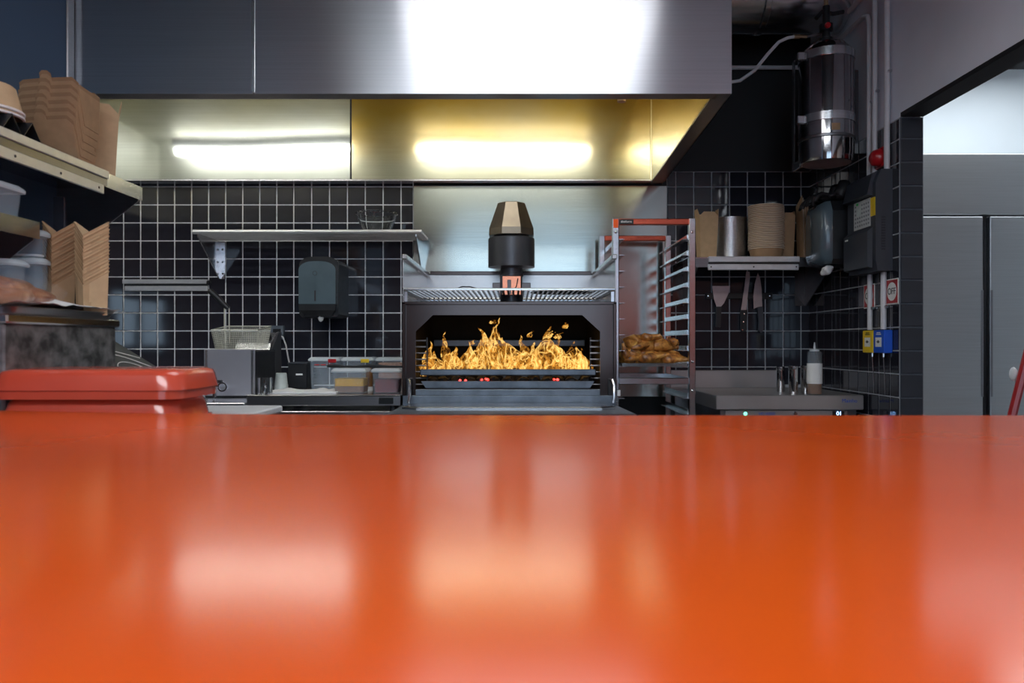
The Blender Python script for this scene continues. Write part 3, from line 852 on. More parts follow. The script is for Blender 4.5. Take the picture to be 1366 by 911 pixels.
# clear tubs -------------------------------------------------------
def tub(label, x0, x1, y0, y1, z0, z1, clip=None, fill=None, group=None, lid=True, clipx=None, marks=False):
    t = thing('storage_tub', label, 'container', ((x0+x1)/2, (y0+y1)/2, z0), group)
    h = z1-z0; lz = z1-(0.016 if lid else 0.0); i = 0.008; r = 0.014
    b = MB(); w = 0.0016
    b.loft([rrect(x0+i, x1-i, y0+i, y1-i, r, z0), rrect(x0+0.003, x1-0.003, y0+0.003, y1-0.003, r, lz-0.004), rrect(x0, x1, y0, y1, r, lz-0.004), rrect(x0, x1, y0, y1, r, lz),
            rrect(x0+0.003+w, x1-0.003-w, y0+0.003+w, y1-0.003-w, r, lz), rrect(x0+i+w, x1-i-w, y0+i+w, y1-i-w, r, z0+w)])
    part('body', b, M_['plastic'], t)
    if lid:
        l = MB()
        l.loft([rrect(x0-0.004, x1+0.004, y0-0.004, y1+0.004, r, lz-0.002), rrect(x0-0.005, x1+0.005, y0-0.005, y1+0.005, r, lz+0.004), rrect(x0-0.001, x1+0.001, y0-0.001, y1+0.001, r, lz+0.010),
                rrect(x0+0.006, x1-0.006, y0+0.006, y1-0.006, r, z1)])
        lo = part('lid', l, M_['plastic_lid'], t)
    if fill:
        zf = z0+0.004
        for frac, mat in fill:
            z2 = z0+h*frac
            part('contents', MB().loft([rrect(x0+i+0.003, x1-i-0.003, y0+i+0.003, y1-i-0.003, r, zf), rrect(x0+i+0.0015, x1-i-0.0015, y0+i+0.0015, y1-i-0.0015, r, z2)]), M_[mat], t)
            zf = z2+0.0005
    if clip:
        cx = (x0+x1)/2 if clipx is None else clipx
        part('clip', MB().box(cx-0.020, cx+0.020, y0-0.009, y0-0.005, lz-0.010, lz+0.008, 0.0015), M_[clip], t, smooth=False)
    if marks:
        for k in range(6):
            part('scale_mark', MB().box(x0+0.022, x0+0.040-0.006*(k % 2), y0+0.004, y0+0.0045, z0+0.02+0.016*k, z0+0.0225+0.016*k), M_['ink_dark'], t, smooth=False)
        for k in range(3): part('printed_mark', MB().box(x0+0.028+0.032*k, x0+0.052+0.032*k, y0+0.0035, y0+0.004, z1-0.039, z1-0.034), M_['ink_red'], t, smooth=False)
    return t
tub('clear empty tub with rim alone on the short left shelf', -1.50, -1.285, 1.74, 1.965, ZS2, ZS2+0.085)
zb_ = ptop+0.002
tub('clear tub with a red clip on its lid under another tub at the bin', -1.47, -1.285, 2.02, 2.05+0.03, zb_, 1.432, 'red', None, None, True, -1.405)
tub('clear lidded tub on top of the red clipped tub at the left wall', -1.47, -1.285, 2.02, 2.08, 1.433, 1.508, None, [(0.12,'paper')])
tub('clear lidded tub left of the red clipped tub, cut by the photo edge', -1.52, -1.30, 1.935, 2.005, zb_, 1.42, None)

# ------------------------------------------------------------------ back worktop left of the oven
WZ = 0.91
wk = thing('worktop', 'steel worktop on the back wall left of the oven', 'worktop', (-1.3, 3.7, 0))
part('top', MB().box(-2.3, -0.49, 3.20, DW-0.008, WZ-0.03, WZ, 0.003), M_['steel_lt'], wk, smooth=False)
part('cabinet', MB().box(-2.28, -0.50, 3.24, DW-0.02, 0.1, WZ-0.03), M_['steel_dk'], wk, smooth=False)
for fx in (-2.2, -0.55):
    part('leg', MB().box(fx-0.02, fx+0.02, 3.3, 3.34, 0, 0.1), M_['steel_dk'], wk, smooth=False)

SZ = 0.979
sl = thing('hot_plate', 'wide low dark counter appliance left of the oven, carrying the tubs', 'appliance', (-0.82, 3.5, WZ))
part('body', MB().box(-1.155, -0.492, 3.215, 3.90, WZ+0.022, SZ-0.004, 0.003), M_['steel_dk'], sl, smooth=False)
part('top_plate', MB().box(-1.155, -0.492, 3.212, 3.90, SZ-0.004, SZ, 0.0015), M_['steel'], sl, smooth=False)
part('switch_panel', MB().box(-0.588, -0.525, 3.2115, 3.2155, 0.940, 0.968, 0.002), M_['black'], sl, smooth=False)
for (fx, fy) in ((-1.12,3.26),(-0.53,3.26),(-1.12,3.85),(-0.53,3.85)):
    part('foot', MB().lathe([(0,0),(0.02,0),(0.02,0.023),(0,0.023)], (fx,fy,WZ), 10), M_['black'], sl)

fb = thing('drip_tray', 'shallow steel drip tray under the deep fryer', 'tray', (-1.31, 3.5, WZ))
part('tray', MB().box(-1.47, -1.16, 3.21, 3.80, WZ, 0.945, 0.004), M_['steel_lt'], fb, smooth=False)

fr = thing('deep_fryer', 'tabletop steel deep fryer with a drain tap beside the left shelves', 'fryer', (-1.337, 3.6, 0.945))
part('tank', MB().box(-1.456, -1.218, 3.508, 3.79, 0.945, 1.165, 0.004), M_['black'], fr, smooth=False)
part('front_panel', MB().box(-1.456, -1.218, 3.50, 3.508, 0.955, 1.172, 0.002), M_['fryer'], fr, smooth=False)
for sx in (-1.45, -1.236): part('edge_trim', MB().box(sx, sx+0.012, 3.496, 3.50, 0.956, 1.17, 0.001), M_['steel_lt'], fr, smooth=False)
part('oil_well', MB().box(-1.44, -1.235, 3.53, 3.77, 1.165, 1.168), M_['soot'], fr, smooth=False)
hd = MB().prism([(3.74,1.168),(3.76,1.20),(3.86,1.255),(3.90,1.255),(3.90,0.99),(3.792,0.99),(3.792,1.168)], 0, -1.40, -1.228)
hp = part('control_head', hd, M_['steel_lt'], fr, smooth=False)
part('side_cover', MB().prism([(3.75,1.168),(3.86,1.258),(3.90,1.258),(3.90,0.99),(3.80,0.99),(3.80,1.168)], 0, -1.228, -1.220), M_['hat_grey'], fr, smooth=False)
RX = math.atan2(0.055, 0.10)
Mh = Matrix.Translation((-1.345, 3.81, 1.2285)) @ Matrix.Rotation(RX, 4, 'X')
part('switch', MB().box(-0.018, 0.018, -0.012, 0.012, 0, 0.006, 0.001, Mh), M_['steel_dk'], hp, smooth=False)
Mk = Matrix.Translation((-1.255, 3.81, 1.2285)) @ Matrix.Rotation(RX, 4, 'X')
part('dial', MB().add([Mk @ v for v in MB().lathe([(0,0.014),(0.014,0.012),(0.016,0),(0,0)], (0,0,0), 16).v], MB().lathe([(0,0.014),(0.014,0.012),(0.016,0),(0,0)], (0,0,0), 16).f), M_['black'], hp)
tp = part('drain_tap', MB().tube([(-1.375,3.50,1.005),(-1.375,3.44,1.005),(-1.375,3.425,0.995),(-1.375,3.425,0.955)], 0.010, 10), M_['chrome'], fr)
part('tap_lever', MB().box(-1.40, -1.35, 3.43, 3.455, 1.018, 1.032, 0.003), M_['black'], tp, smooth=False)
part('tap_ring', MB().lathe([(0.016,-0.006),(0.022,-0.006),(0.022,0.006),(0.016,0.006),(0.016,-0.006)], (-1.345,3.44,1.0), 16, 'y'), M_['chrome'], tp)

# fryer basket: wire grid
bk = thing('fryer_basket', 'wire mesh fryer basket with a black handle, resting on the deep fryer', 'basket', (-1.33, 3.62, 1.172))
bx0, bx1, by0, by1, bz0, bz1 = -1.435, -1.215, 3.53, 3.725, 1.174, 1.285
def bpt(u, v, w_):   # tapering basket, tilted rim
    ins = 0.015*(1-w_)
    return Vector((bx0+ins+(bx1-bx0-2*ins)*u, by0+ins+(by1-by0-2*ins)*v, bz0+(bz1-bz0)*w_*(0.80+0.2*v)))
wire = MB()
rw = 0.001
n1, n2, n3 = 22, 18, 11
for i in range(n1+1):
    u = i/n1
    for v in (0, 1): wire.tube([bpt(u, v, 0), bpt(u, v, 1)], rw, 3, False)
    wire.tube([bpt(u, 0, 0), bpt(u, 1, 0)], rw, 3, False)
for j in range(n2+1):
    v = j/n2
    for u in (0, 1): wire.tube([bpt(u, v, 0), bpt(u, v, 1)], rw, 3, False)
    wire.tube([bpt(0, v, 0), bpt(1, v, 0)], rw, 3, False)
for k in range(n3+1):
    w_ = k/n3
    wire.tube([bpt(0,0,w_), bpt(1,0,w_), bpt(1,1,w_), bpt(0,1,w_), bpt(0,0,w_)], rw, 3, False)
part('wire_mesh', wire, M_['wire'], bk, kind='stuff')
part('rim_wire', MB().tube([bpt(0,0,1), bpt(0.5,0,1), bpt(1,0,1), bpt(1,0.5,1), bpt(1,1,1), bpt(0.5,1,1), bpt(0,1,1), bpt(0,0.5,1), bpt(0,0,1)], 0.0028, 8), M_['wire'], bk)
hx = -1.358
for dx in (-0.011, 0.011):
    part('handle_wire', MB().tube([(hx+dx, 3.53, 1.20), (hx+dx, 3.523, 1.29), (hx+dx, 3.523, 1.372)], 0.0028, 6), M_['wire'], bk)
part('handle_grip', MB().tube([(hx+0.008, 3.523, 1.362), (hx-0.012, 3.52, 1.383), (hx-0.045, 3.51, 1.42), (hx-0.072, 3.50, 1.447), (hx-0.076, 3.50, 1.45)], [0.010, 0.013, 0.014, 0.014, 0.006], 10), M_['black'], bk)

# small things on the hot plate -------------------------------------
j = thing('glass_jar', 'small clear glass jar on the front corner of the low appliance', 'jar', (-1.09, 3.26, SZ))
part('glass', MB().lathe([(0,0),(0.029,0),(0.031,0.004),(0.031,0.072),(0.028,0.072),(0.028,0.006),(0,0.006)], (-1.09,3.26,SZ), 24), M_['glass'], j)
solo('plastic_cup', MB().lathe([(0,0.077),(0.022,0.077),(0.025,0.075),(0.033,0.0),(0.031,0.0),(0.0235,0.072),(0,0.074)], (-1.145, 3.66, SZ), 24), M_['pinkcup'],
     'small frosted cup standing upside down beside the deep fryer', 'cup')
clo = MB(); V = []
for jy in range(9):
    for ix in range(25):
        u = ix/24; v = jy/8
        X = -1.085+0.30*u; Y = 3.27+0.20*v
        V.append((X, Y, SZ+0.004+0.020*abs(mnoise.noise(Vector((X*13, Y*16, 4.0))))+0.006*math.sin(PI*v)))
clo.add(V+[(p[0], p[1], SZ+0.001) for p in V], [(a*25+i, a*25+i+1, (a+1)*25+i+1, (a+1)*25+i) for a in range(8) for i in range(24)])
top_n = len(V)
rim = [i for i in range(25)]+[25*r+24 for r in range(1, 9)]+[8*25+i for i in range(23, -1, -1)]+[25*r for r in range(7, 0, -1)]
clo.f += [(rim[i], rim[(i+1) % len(rim)], rim[(i+1) % len(rim)]+top_n, rim[i]+top_n) for i in range(len(rim))]
solo('folded_cloth', clo, M_['paper'], 'crumpled white cloth lying on the low appliance in front of the cup', 'cloth', angle=60)
bb = thing('black_box', 'small black plastic box on the low appliance left of the clear tubs', 'box', (-1.077, 3.76, SZ))
part('case', MB().box(-1.124, -1.030, 3.70, 3.83, SZ, 1.098, 0.003), M_['black'], bb, smooth=False)
part('lid', MB().box(-1.126, -1.028, 3.698, 3.832, 1.098, 1.106, 0.002), M_['navy'], bb, smooth=False)
part('badge', MB().box(-1.085, -1.052, 3.6985, 3.70, 1.043, 1.051), M_['ink_white'], bb, smooth=False)
tub('tall clear tub with a red clip and printed scale, leftmost of the back row', -1.012, -0.866, 3.66, 3.82, SZ, 1.132, 'red', None, 'clear tubs on the low appliance', True, -0.895, True)
tub('clear tub with a yellow clip in the middle of the back row', -0.852, -0.700, 3.66, 3.82, SZ, 1.132, 'yellow', None, 'clear tubs on the low appliance', True, -0.735)
tub('clear tub of orange slaw beside the oven in the back row', -0.684, -0.520, 3.66, 3.82, SZ, 1.132, None, [(0.82,'sauce_orange')], 'clear tubs on the low appliance')
tub('clear tub of yellow sauce in the front row, under the black tongs', -0.812, -0.664, 3.30, 3.44, SZ, 1.090, None, [(0.28,'sauce_brown'),(0.58,'sauce_yellow')], 'clear tubs on the low appliance', True)
tub('clear tub of dark red sauce in the front row, right beside the oven', -0.636, -0.510, 3.30, 3.44, SZ, 1.090, None, [(0.56,'sauce_red')], 'clear tubs on the low appliance', True)
bo = thing('sauce_bottle', 'small brown sauce bottle between the yellow tub and the red tub', 'bottle', (-0.690, 3.53, SZ))
part('bottle', MB().lathe([(0,0.018),(0.017,0.018),(0.018,0.06),(0.014,0.09),(0.009,0.11),(0,0.11)], (-0.690,3.53,SZ), 16), M_['sauce_brown'], bo)
part('base_cap', MB().lathe([(0,0),(0.018,0),(0.018,0.018),(0,0.018)], (-0.690,3.53,SZ), 16), M_['white'], bo)
solo('tongs', MB().tube([(-0.845,3.36,1.0985),(-0.80,3.36,1.0985),(-0.77,3.36,1.0965),(-0.72,3.36,1.0955),(-0.66,3.36,1.0985),(-0.62,3.36,1.0985),(-0.57,3.36,1.0960),(-0.50,3.36,1.0955)], [0.0065,0.0075,0.005,0.0045,0.0075,0.0075,0.005,0.0045], 8), M_['black'],
     'long black tongs lying across the two front tubs', 'tongs')

# on the wall left ---------------------------------------------------
tr = thing('ticket_rail', 'narrow steel ticket rail on the black tiles left of the fryer', 'rail', (-1.94, DW-0.02, 1.49))
part('upper_strip', MB().box(-2.175, -1.708, DW-0.022, DW-0.005, 1.530, 1.554, 0.002), M_['tube_steel'], tr, smooth=False)
part('lower_strip', MB().box(-2.165, -1.708, DW-0.016, DW-0.005, 1.490, 1.518, 0.002), M_['tube_steel'], tr, smooth=False)
part('groove', MB().box(-2.165, -1.708, DW-0.012, DW-0.005, 1.518, 1.530), M_['black'], tr, smooth=False)
part('end_knob', MB().lathe([(0,0.0),(0.013,0.0),(0.015,0.012),(0.008,0.018),(0,0.018)], (-1.708, DW-0.014, 1.535), 12, 'x'), M_['black'], tr)
ou = thing('wall_outlet', 'slate grey power outlet on the black tiles behind the fryer', 'outlet', (-1.318, DW-0.02, 1.225))
part('frame', MB().box(-1.356, -1.280, DW-0.030, DW-0.005, 1.222, 1.298, 0.004), M_['greyblue'], ou, smooth=False)
part('socket', MB().box(-1.340, -1.296, DW-0.033, DW-0.028, 1.240, 1.280, 0.002), M_['black'], ou, smooth=False)
cab = thing('power_cable', 'thin white cable hanging from the outlet behind the fryer', 'cable', (-1.28, DW-0.05, 1.0))
part('cord', MB().tube([(-1.302,DW-0.05,1.245),(-1.275,DW-0.06,1.235),(-1.255,DW-0.07,1.19),(-1.240,DW-0.08,1.12),(-1.222,DW-0.09,1.06),(-1.205,DW-0.1,1.02),(-1.19,DW-0.11,0.97),(-1.185,DW-0.12,WZ+0.005)], 0.004, 6), M_['pipe'], cab)
part('plug', MB().tube([(-1.310,DW-0.034,1.252),(-1.302,DW-0.052,1.246)], 0.012, 8), M_['pipe'], cab)

dp = thing('towel_dispenser', 'black paper towel dispenser with a smoky front on the tiles left of the oven', 'dispenser', (-1.03, 4.03, 1.333))
def disp_profile(x0, x1, z0, z1, r0, r1, n=6):
    pts = [(x0+r0*0.4, z0), (x1-r0*0.4, z0), (x1, z0+r0*0.5)]
    for k in range(n+1):
        a = PI/2*k/n; pts.append((x1-r1+r1*math.cos(a), z1-r1*0.6+r1*0.6*math.sin(a)))
    for k in range(n+1):
        a = PI/2*k/n; pts.append((x0+r1-r1*math.sin(a), z1-r1*0.6+r1*0.6*math.cos(a)))
    pts.append((x0, z0+r0*0.5))
    return pts
part('housing', MB().prism(disp_profile(-1.135, -0.928, 1.338, 1.655, 0.03, 0.07), 1, 3.93, DW-0.004), M_['black'], dp)
part('cover', MB().prism(disp_profile(-1.130, -0.938, 1.405, 1.628, 0.004, 0.075), 1, 3.90, 3.93), M_['dispenser'], dp)
part('chin', MB().loft([[Vector((-1.130,3.90,1.403)),Vector((-0.938,3.90,1.403)),Vector((-0.938,3.93,1.403)),Vector((-1.130,3.93,1.403))],
                        [Vector((-1.128,3.90,1.372)),Vector((-0.940,3.90,1.372)),Vector((-0.940,3.93,1.372)),Vector((-1.128,3.93,1.372))],
                        [Vector((-1.10,3.915,1.345)),Vector((-0.96,3.915,1.345)),Vector((-0.96,3.93,1.345)),Vector((-1.10,3.93,1.345))]]), M_['black'], dp, smooth=False)
part('view_slot', MB().box(-1.048, -1.040, 3.8985, 3.901, 1.42, 1.475), M_['ink_dark'], dp, smooth=False)
part('embossed_badge', MB().lathe([(0.010,-0.001),(0.012,-0.001),(0.012,0)], (-1.045, 3.9, 1.565), 20, 'y'), M_['black'], dp)
part('paper_end', MB().blob((-1.025, 3.94, 1.333), (0.014, 0.014, 0.018), 0.3, 60, 3, 2), M_['paper'], dp)

# tubular wall shelf
ts = thing('tubular_shelf', 'tubular steel wall shelf on the black tiles holding one glass bowl', 'shelf', (-1.07, 4.0, 1.55))
for k in range(6):
    yy = 3.865+0.052*k
    r_ = 0.0125 if k == 0 else 0.0095
    part('tube', MB().tube([(-1.662, yy, 1.775), (-0.484, yy, 1.775)], r_, 10), M_['tube_steel'], ts)
for xb in (-1.640, -0.515):
    b_ = part('bracket', MB().prism([(3.865, 1.766), (DW-0.006, 1.766), (DW-0.006, 1.557), (DW-0.02, 1.557), (3.865, 1.752)], 0, xb-0.003, xb+0.003), M_['steel'], ts, smooth=False)
    part('bracket_flange', MB().box(xb, xb+0.03, DW-0.012, DW-0.005, 1.557, 1.762), M_['steel_lt'], b_, smooth=False)
    for zz_ in (1.72, 1.65, 1.585):
        part('screw', MB().lathe([(0,-0.003),(0.005,-0.002),(0.006,0)], (xb+0.016, DW-0.012, zz_), 8, 'y'), M_['steel_dk'], b_)
bz = 1.786
gbw = MB().lathe([(0,0),(0.055,0.0),(0.075,0.02),(0.095,0.06),(0.104,0.098),(0.112,0.101),(0.112,0.107),(0.102,0.106),(0.091,0.062),(0.071,0.025),(0.053,0.006),(0,0.006)], (-0.74,3.99,bz), 40)
solo('glass_bowl', gbw, M_['glass'], 'clear glass mixing bowl on the tubular wall shelf', 'bowl')

# ------------------------------------------------------------------ charcoal oven
OF = 3.086
ov = thing('charcoal_oven', 'stainless charcoal oven with its door open and flames inside', 'oven', (-0.026, 3.5, 0))
ox0, ox1 = -0.466, 0.4136; OT = 1.37; OB = 3.95
# front plate with an octagonal mouth
mouth = [(-0.4136,1.012),(0.3488,1.012),(0.3488,1.249),(0.2747,1.317),(-0.3426,1.317),(-0.4136,1.249)]
outer = [(ox0,0.985),(ox1,0.985),(ox1,1.249),(ox1,OT),(ox0,OT),(ox0,1.249)]
fp = MB(); n = 6
for yy in (OF+0.014, OF+0.024):
    pass
fp.loft([[Vector((p[0],OF+0.014,p[1])) for p in outer], [Vector((p[0],OF+0.014,p[1])) for p in mouth], [Vector((p[0],OF+0.024,p[1])) for p in mouth], [Vector((p[0],OF+0.024,p[1])) for p in outer]], False, False)
part('front_plate', fp, M_['steel_oven'], ov, smooth=False)
tr_ = MB()
tr_.box(ox0-0.002, ox0+0.012, OF, OF+0.03, 0.985, OT, 0.002); tr_.box(ox1-0.012, ox1+0.002, OF, OF+0.03, 0.985, OT, 0.002)
tr_.box(ox0-0.002, ox1+0.002, OF, OF+0.03, OT-0.010, OT+0.002, 0.002)
part('front_frame', tr_, M_['steel_oven'], ov, smooth=False)
part('side_panel', MB().box(ox0, ox0+0.006, OF+0.03, OB, 0.12, OT), M_['steel_oven'], ov, smooth=False)
part('side_panel', MB().box(ox1-0.006, ox1, OF+0.03, OB, 0.12, OT), M_['steel_oven'], ov, smooth=False)
part('roof', MB().box(ox0, ox1, OF+0.03, OB, OT-0.004, OT), M_['steel_oven'], ov, smooth=False)
part('rear_panel', MB().box(ox0, ox1, OB-0.006, OB, 0.12, OT), M_['steel_dk'], ov, smooth=False)
fbx = MB()
fx0, fx1, fy1, fz0, fz1 = -0.425, 0.36, 3.84, 0.975, 1.335
fbx.box(fx0-0.006, fx0, OF+0.024, fy1, fz0, fz1); fbx.box(fx1, fx1+0.006, OF+0.024, fy1, fz0, fz1)
fbx.box(fx0, fx1, fy1, fy1+0.006, fz0, fz1); fbx.box(fx0, fx1, OF+0.024, fy1, fz1, fz1+0.006); fbx.box(fx0, fx1, OF+0.024, fy1, fz0-0.006, fz0)
part('firebox', fbx, M_['soot'], ov, smooth=False)
part('lower_panel', MB().box(ox0, ox1, OF+0.002, OF+0.02, 0.90, 0.985, 0.002), M_['greyblue'], ov, smooth=False)
part('sill', MB().box(-0.413, 0.348, OF+0.003, OF+0.012, 0.985, 1.010, 0.002), M_['greyblue'], ov, smooth=False)
part('cabinet', MB().box(ox0+0.01, ox1-0.01, OF+0.03, OB-0.01, 0.12, 0.96), M_['steel_dk'], ov, smooth=False)
for (lx, ly) in ((-0.43,3.13),(0.38,3.13),(-0.43,3.9),(0.38,3.9)):
    part('leg', MB().tube([(lx,ly,0),(lx,ly,0.12)], 0.022, 10), M_['steel_dk'], ov)
# runner pegs
for s, xa, xb in ((0, -0.424, -0.378), (1, 0.359, 0.313)):
    for k in range(8):
        zz_ = 1.212-0.0265*k
        part('runner_peg', MB().tube([(xa, 3.16, zz_), (xb, 3.16, zz_)], 0.0035, 6), M_['steel_dk'], ov)
    part('runner_post', MB().box(min(xb, xb+0.006), max(xb, xb+0.006), 3.17, 3.176, 1.02, 1.225), M_['iron'], ov, smooth=False)
part('rear_bar', MB().box(-0.41, 0.345, 3.74, 3.76, 1.185, 1.218, 0.003), M_['greyblue'], ov, smooth=False)
gg = part('grill_grate', MB().box(-0.40, 0.335, 3.125, 3.145, 1.066, 1.092, 0.004), M_['greyblue'], ov, smooth=False)
part('grate_bar', MB().box(-0.395, 0.33, 3.40, 3.415, 1.085, 1.100, 0.003), M_['iron'], gg, smooth=False)
for k in range(24):
    xx = -0.385+0.7*k/23
    part('grate_rod', MB().box(xx-0.004, xx+0.004, 3.145, 3.70, 1.076, 1.084), M_['iron'], gg, smooth=False)
et = MB().prism([(-0.395,1.042),(0.328,1.042),(0.31,1.014),(-0.375,1.014)], 1, 3.125, 3.14)
et.box(-0.375, 0.31, 3.14, 3.75, 1.014, 1.02)
et.prism([(-0.395,1.042),(0.328,1.042),(0.31,1.014),(-0.375,1.014)], 1, 3.74, 3.755)
part('ember_tray', et, M_['greyblue'], ov, smooth=False)
# open door
DZ = 0.945
door = MB()
dl = [(-0.468,3.075),(0.416,3.075),(0.436,2.70),(-0.466,2.70)]
door.loft([[Vector((p[0],p[1],DZ-0.045)) for p in dl], [Vector((p[0],p[1],DZ-0.003)) for p in dl], [Vector((p[0]*0.995,p[1]*0.999,DZ)) for p in dl]])
d_ = part('door', door, M_['greyblue'], ov, smooth=False)
dp_ = [(-0.425,3.05),(0.375,3.05),(0.385,2.90),(0.330,2.865),(-0.38,2.865),(-0.44,2.90)]
part('door_liner', MB().loft([[Vector((p[0],p[1],DZ)) for p in dp_], [Vector((p[0],p[1],DZ+0.008)) for p in dp_], [Vector((p[0]*0.985,2.957+(p[1]-2.957)*0.94,DZ+0.012)) for p in dp_]]), M_['steel'], d_, smooth=False)
text('door_lettering', 'CHARCOAL OVEN', 0.016, (0.135, 2.735, DZ+0.0005), (0,0,0), M_['ink_dark'], d_) if False else None
for xx in (-0.440, 0.392):
    part('hinge_arm', MB().tube([(xx, 3.08, 1.048), (xx+0.004, 3.065, 1.05), (xx+0.008, 3.05, 1.03), (xx+0.008, 3.045, 0.985), (xx+0.003, 3.045, 0.958)], 0.0065, 8), M_['steel_lt'], ov)
    part('hinge_plate', MB().box(xx-0.012, xx+0.012, OF+0.004, OF+0.016, 0.96, 1.055, 0.002), M_['iron'], ov, smooth=False)
part('latch', MB().lathe([(0,0),(0.007,0.0),(0.007,0.024),(0,0.024)], (0.422, 3.07, 0.985), 10), M_['white'], ov)

# rack grate on top
gz = 1.422
gt = thing('warming_grate', 'steel bar grate with a rim on top of the charcoal oven, below the flue', 'grate', (-0.026, 3.45, OT))
rimm = MB()
rimm.box(ox0+0.004, 0.408, OF-0.03, OF-0.015, gz-0.006, gz+0.004, 0.003)
part('front_rim', rimm, M_['steel'], gt, smooth=False)
part('side_rim', MB().box(ox0+0.004, ox0+0.016, OF-0.015, 3.86, gz-0.006, gz+0.002, 0.002), M_['steel'], gt, smooth=False)
part('side_rim', MB().box(0.396, 0.408, OF-0.015, 3.86, gz-0.006, gz+0.002, 0.002), M_['steel'], gt, smooth=False)
part('back_rim', MB().box(ox0+0.016, 0.396, 3.85, 3.86, gz-0.006, gz+0.002, 0.002), M_['steel'], gt, smooth=False)
part('cross_rod', MB().tube([(ox0+0.012, 3.62, gz-0.006), (0.40, 3.62, gz-0.006)], 0.004, 8), M_['steel'], gt)
nb = 40
bar = MB().box(-0.0045, 0.0045, -0.39, 0.39, -0.003, 0.002).mesh('grate_bar', Vector((0,0,0)), False); bar.materials.append(M_['steel'])
for k in range(nb):
    xx = ox0+0.03+(0.38-ox0-0.016)*k/(nb-1)
    o = bpy.data.objects.new('grate_bar', bar); link(o); o.parent = gt
    o.location = Vector((xx, 3.46, gz))-ORG[gt]
for (lx, ly) in ((ox0+0.012,3.10),(0.40,3.10),(ox0+0.012,3.85),(0.40,3.85)):
    part('foot', MB().box(lx-0.006, lx+0.006, ly-0.006, ly+0.006, OT, gz-0.008), M_['steel'], gt, smooth=False)
# guard rails and heat shield
part('guard_rail', MB().box(-0.468, -0.446, OF-0.015, 3.92, 1.545, 1.566, 0.003), M_['steel_guard'], ov, smooth=False)
part('guard_rail', MB().box(0.394, 0.416, OF-0.015, 3.92, 1.545, 1.566, 0.003), M_['steel_guard'], ov, smooth=False)
part('side_shield', MB().box(-0.466, -0.462, OF, 3.92, OT, 1.545), M_['steel_guard'], ov, smooth=False)
part('side_shield', MB().box(0.410, 0.414, OF, 3.92, OT, 1.545), M_['steel_guard'], ov, smooth=False)
part('back_shield', MB().box(-0.462, 0.41, 3.915, 3.92, OT, 1.556), M_['steel_guard'], ov, smooth=False)
part('back_shield_rim', MB().box(-0.446, 0.394, 3.905, 3.915, 1.556, 1.576, 0.002), M_['steel_oven'], ov, smooth=False)
# flue with cowl
fc = (-0.021, 3.62, 0)
fl_ = part('flue', MB().lathe([(0.053,OT),(0.053,1.52),(0.058,1.522),(0.058,1.535),(0.053,1.537),(0.053,1.56),(0.1,1.567),(0.112,1.567),(0.112,1.702),(0.108,1.706),(0.04,1.706),(0.04,OT)], fc, 36), M_['hat_grey'], ov)
part('flue_gap', MB().lathe([(0.085,1.704),(0.085,1.722)], fc, 24), M_['soot'], ov)
part('cowl', MB().lathe([(0.0,1.876),(0.060,1.876),(0.070,1.872),(0.1145,1.748),(0.1155,1.716),(0.09,1.716),(0,1.722)], fc, 8, 'z', PI/8), M_['hat_bronze'], ov, smooth=False)
dmp = part('damper_box', MB().box(-0.067, 0.025, 3.53, 3.60, 1.428, 1.518, 0.002), M_['copper'], ov, smooth=False)
part('damper_slider', MB().box(-0.040, -0.022, 3.526, 3.532, 1.432, 1.50, 0.001), M_['steel_oven'], dmp, smooth=False)
part('damper_lever', MB().tube([(0.010,3.527,1.505),(0.004,3.527,1.47),(-0.018,3.527,1.434)], 0.003, 6), M_['iron'], dmp)
part('damper_frame', MB().box(-0.074, -0.062, 3.525, 3.60, 1.43, 1.522), M_['iron'], dmp, smooth=False)
part('cross_plate', MB().box(-0.112, 0.072, 3.606, 3.614, 1.465, 1.492, 0.002), M_['steel_oven'], ov, smooth=False)
# on the grate
solo('wire_handle', MB().tube([(-0.255,3.3,gz+0.006),(-0.25,3.30,gz+0.022),(-0.235,3.30,gz+0.028),(-0.20,3.30,gz+0.027),(-0.175,3.30,gz+0.020),(-0.165,3.30,gz+0.008)], 0.003, 6), M_['iron'], 'black bent wire handle standing on the grate left of the flue', 'handle')
solo('flat_lid', MB().lathe([(0,0.012),(0.10,0.010),(0.135,0.003),(0.135,0),(0,0)], (0.20,3.36,gz+0.004), 28), M_['iron'], 'flat black iron lid lying on the grate right of the flue', 'lid')

# charcoal and embers
for k in range(26):
    cx_ = -0.36+0.66*((k % 13)+random.uniform(-0.2, 0.2))/12; cy_ = 3.20+0.16*(k//13)+random.uniform(-0.02, 0.02)
    cm = MB().blob((cx_, cy_, 1.040), (0.026, 0.030, 0.020), 0.3, 30, k, 2)
    solo('charcoal', cm, M_['iron'], 'black charcoal lump in the ember tray of the oven', 'charcoal', 'charcoal lumps under the flames', smooth=False)
for k, (ex, ez) in enumerate(((-0.128,1.050),(-0.142,1.046),(-0.118,1.046),(0.162,1.048),(0.176,1.046),(-0.212,1.043),(-0.235,1.044))):
    solo('ember', MB().blob((ex, 3.163, ez), (0.007, 0.006, 0.006), 0.4, 80, k, 1), M_['ember'], 'small glowing red ember among the charcoal lumps', 'ember', 'red embers in the oven', smooth=False)

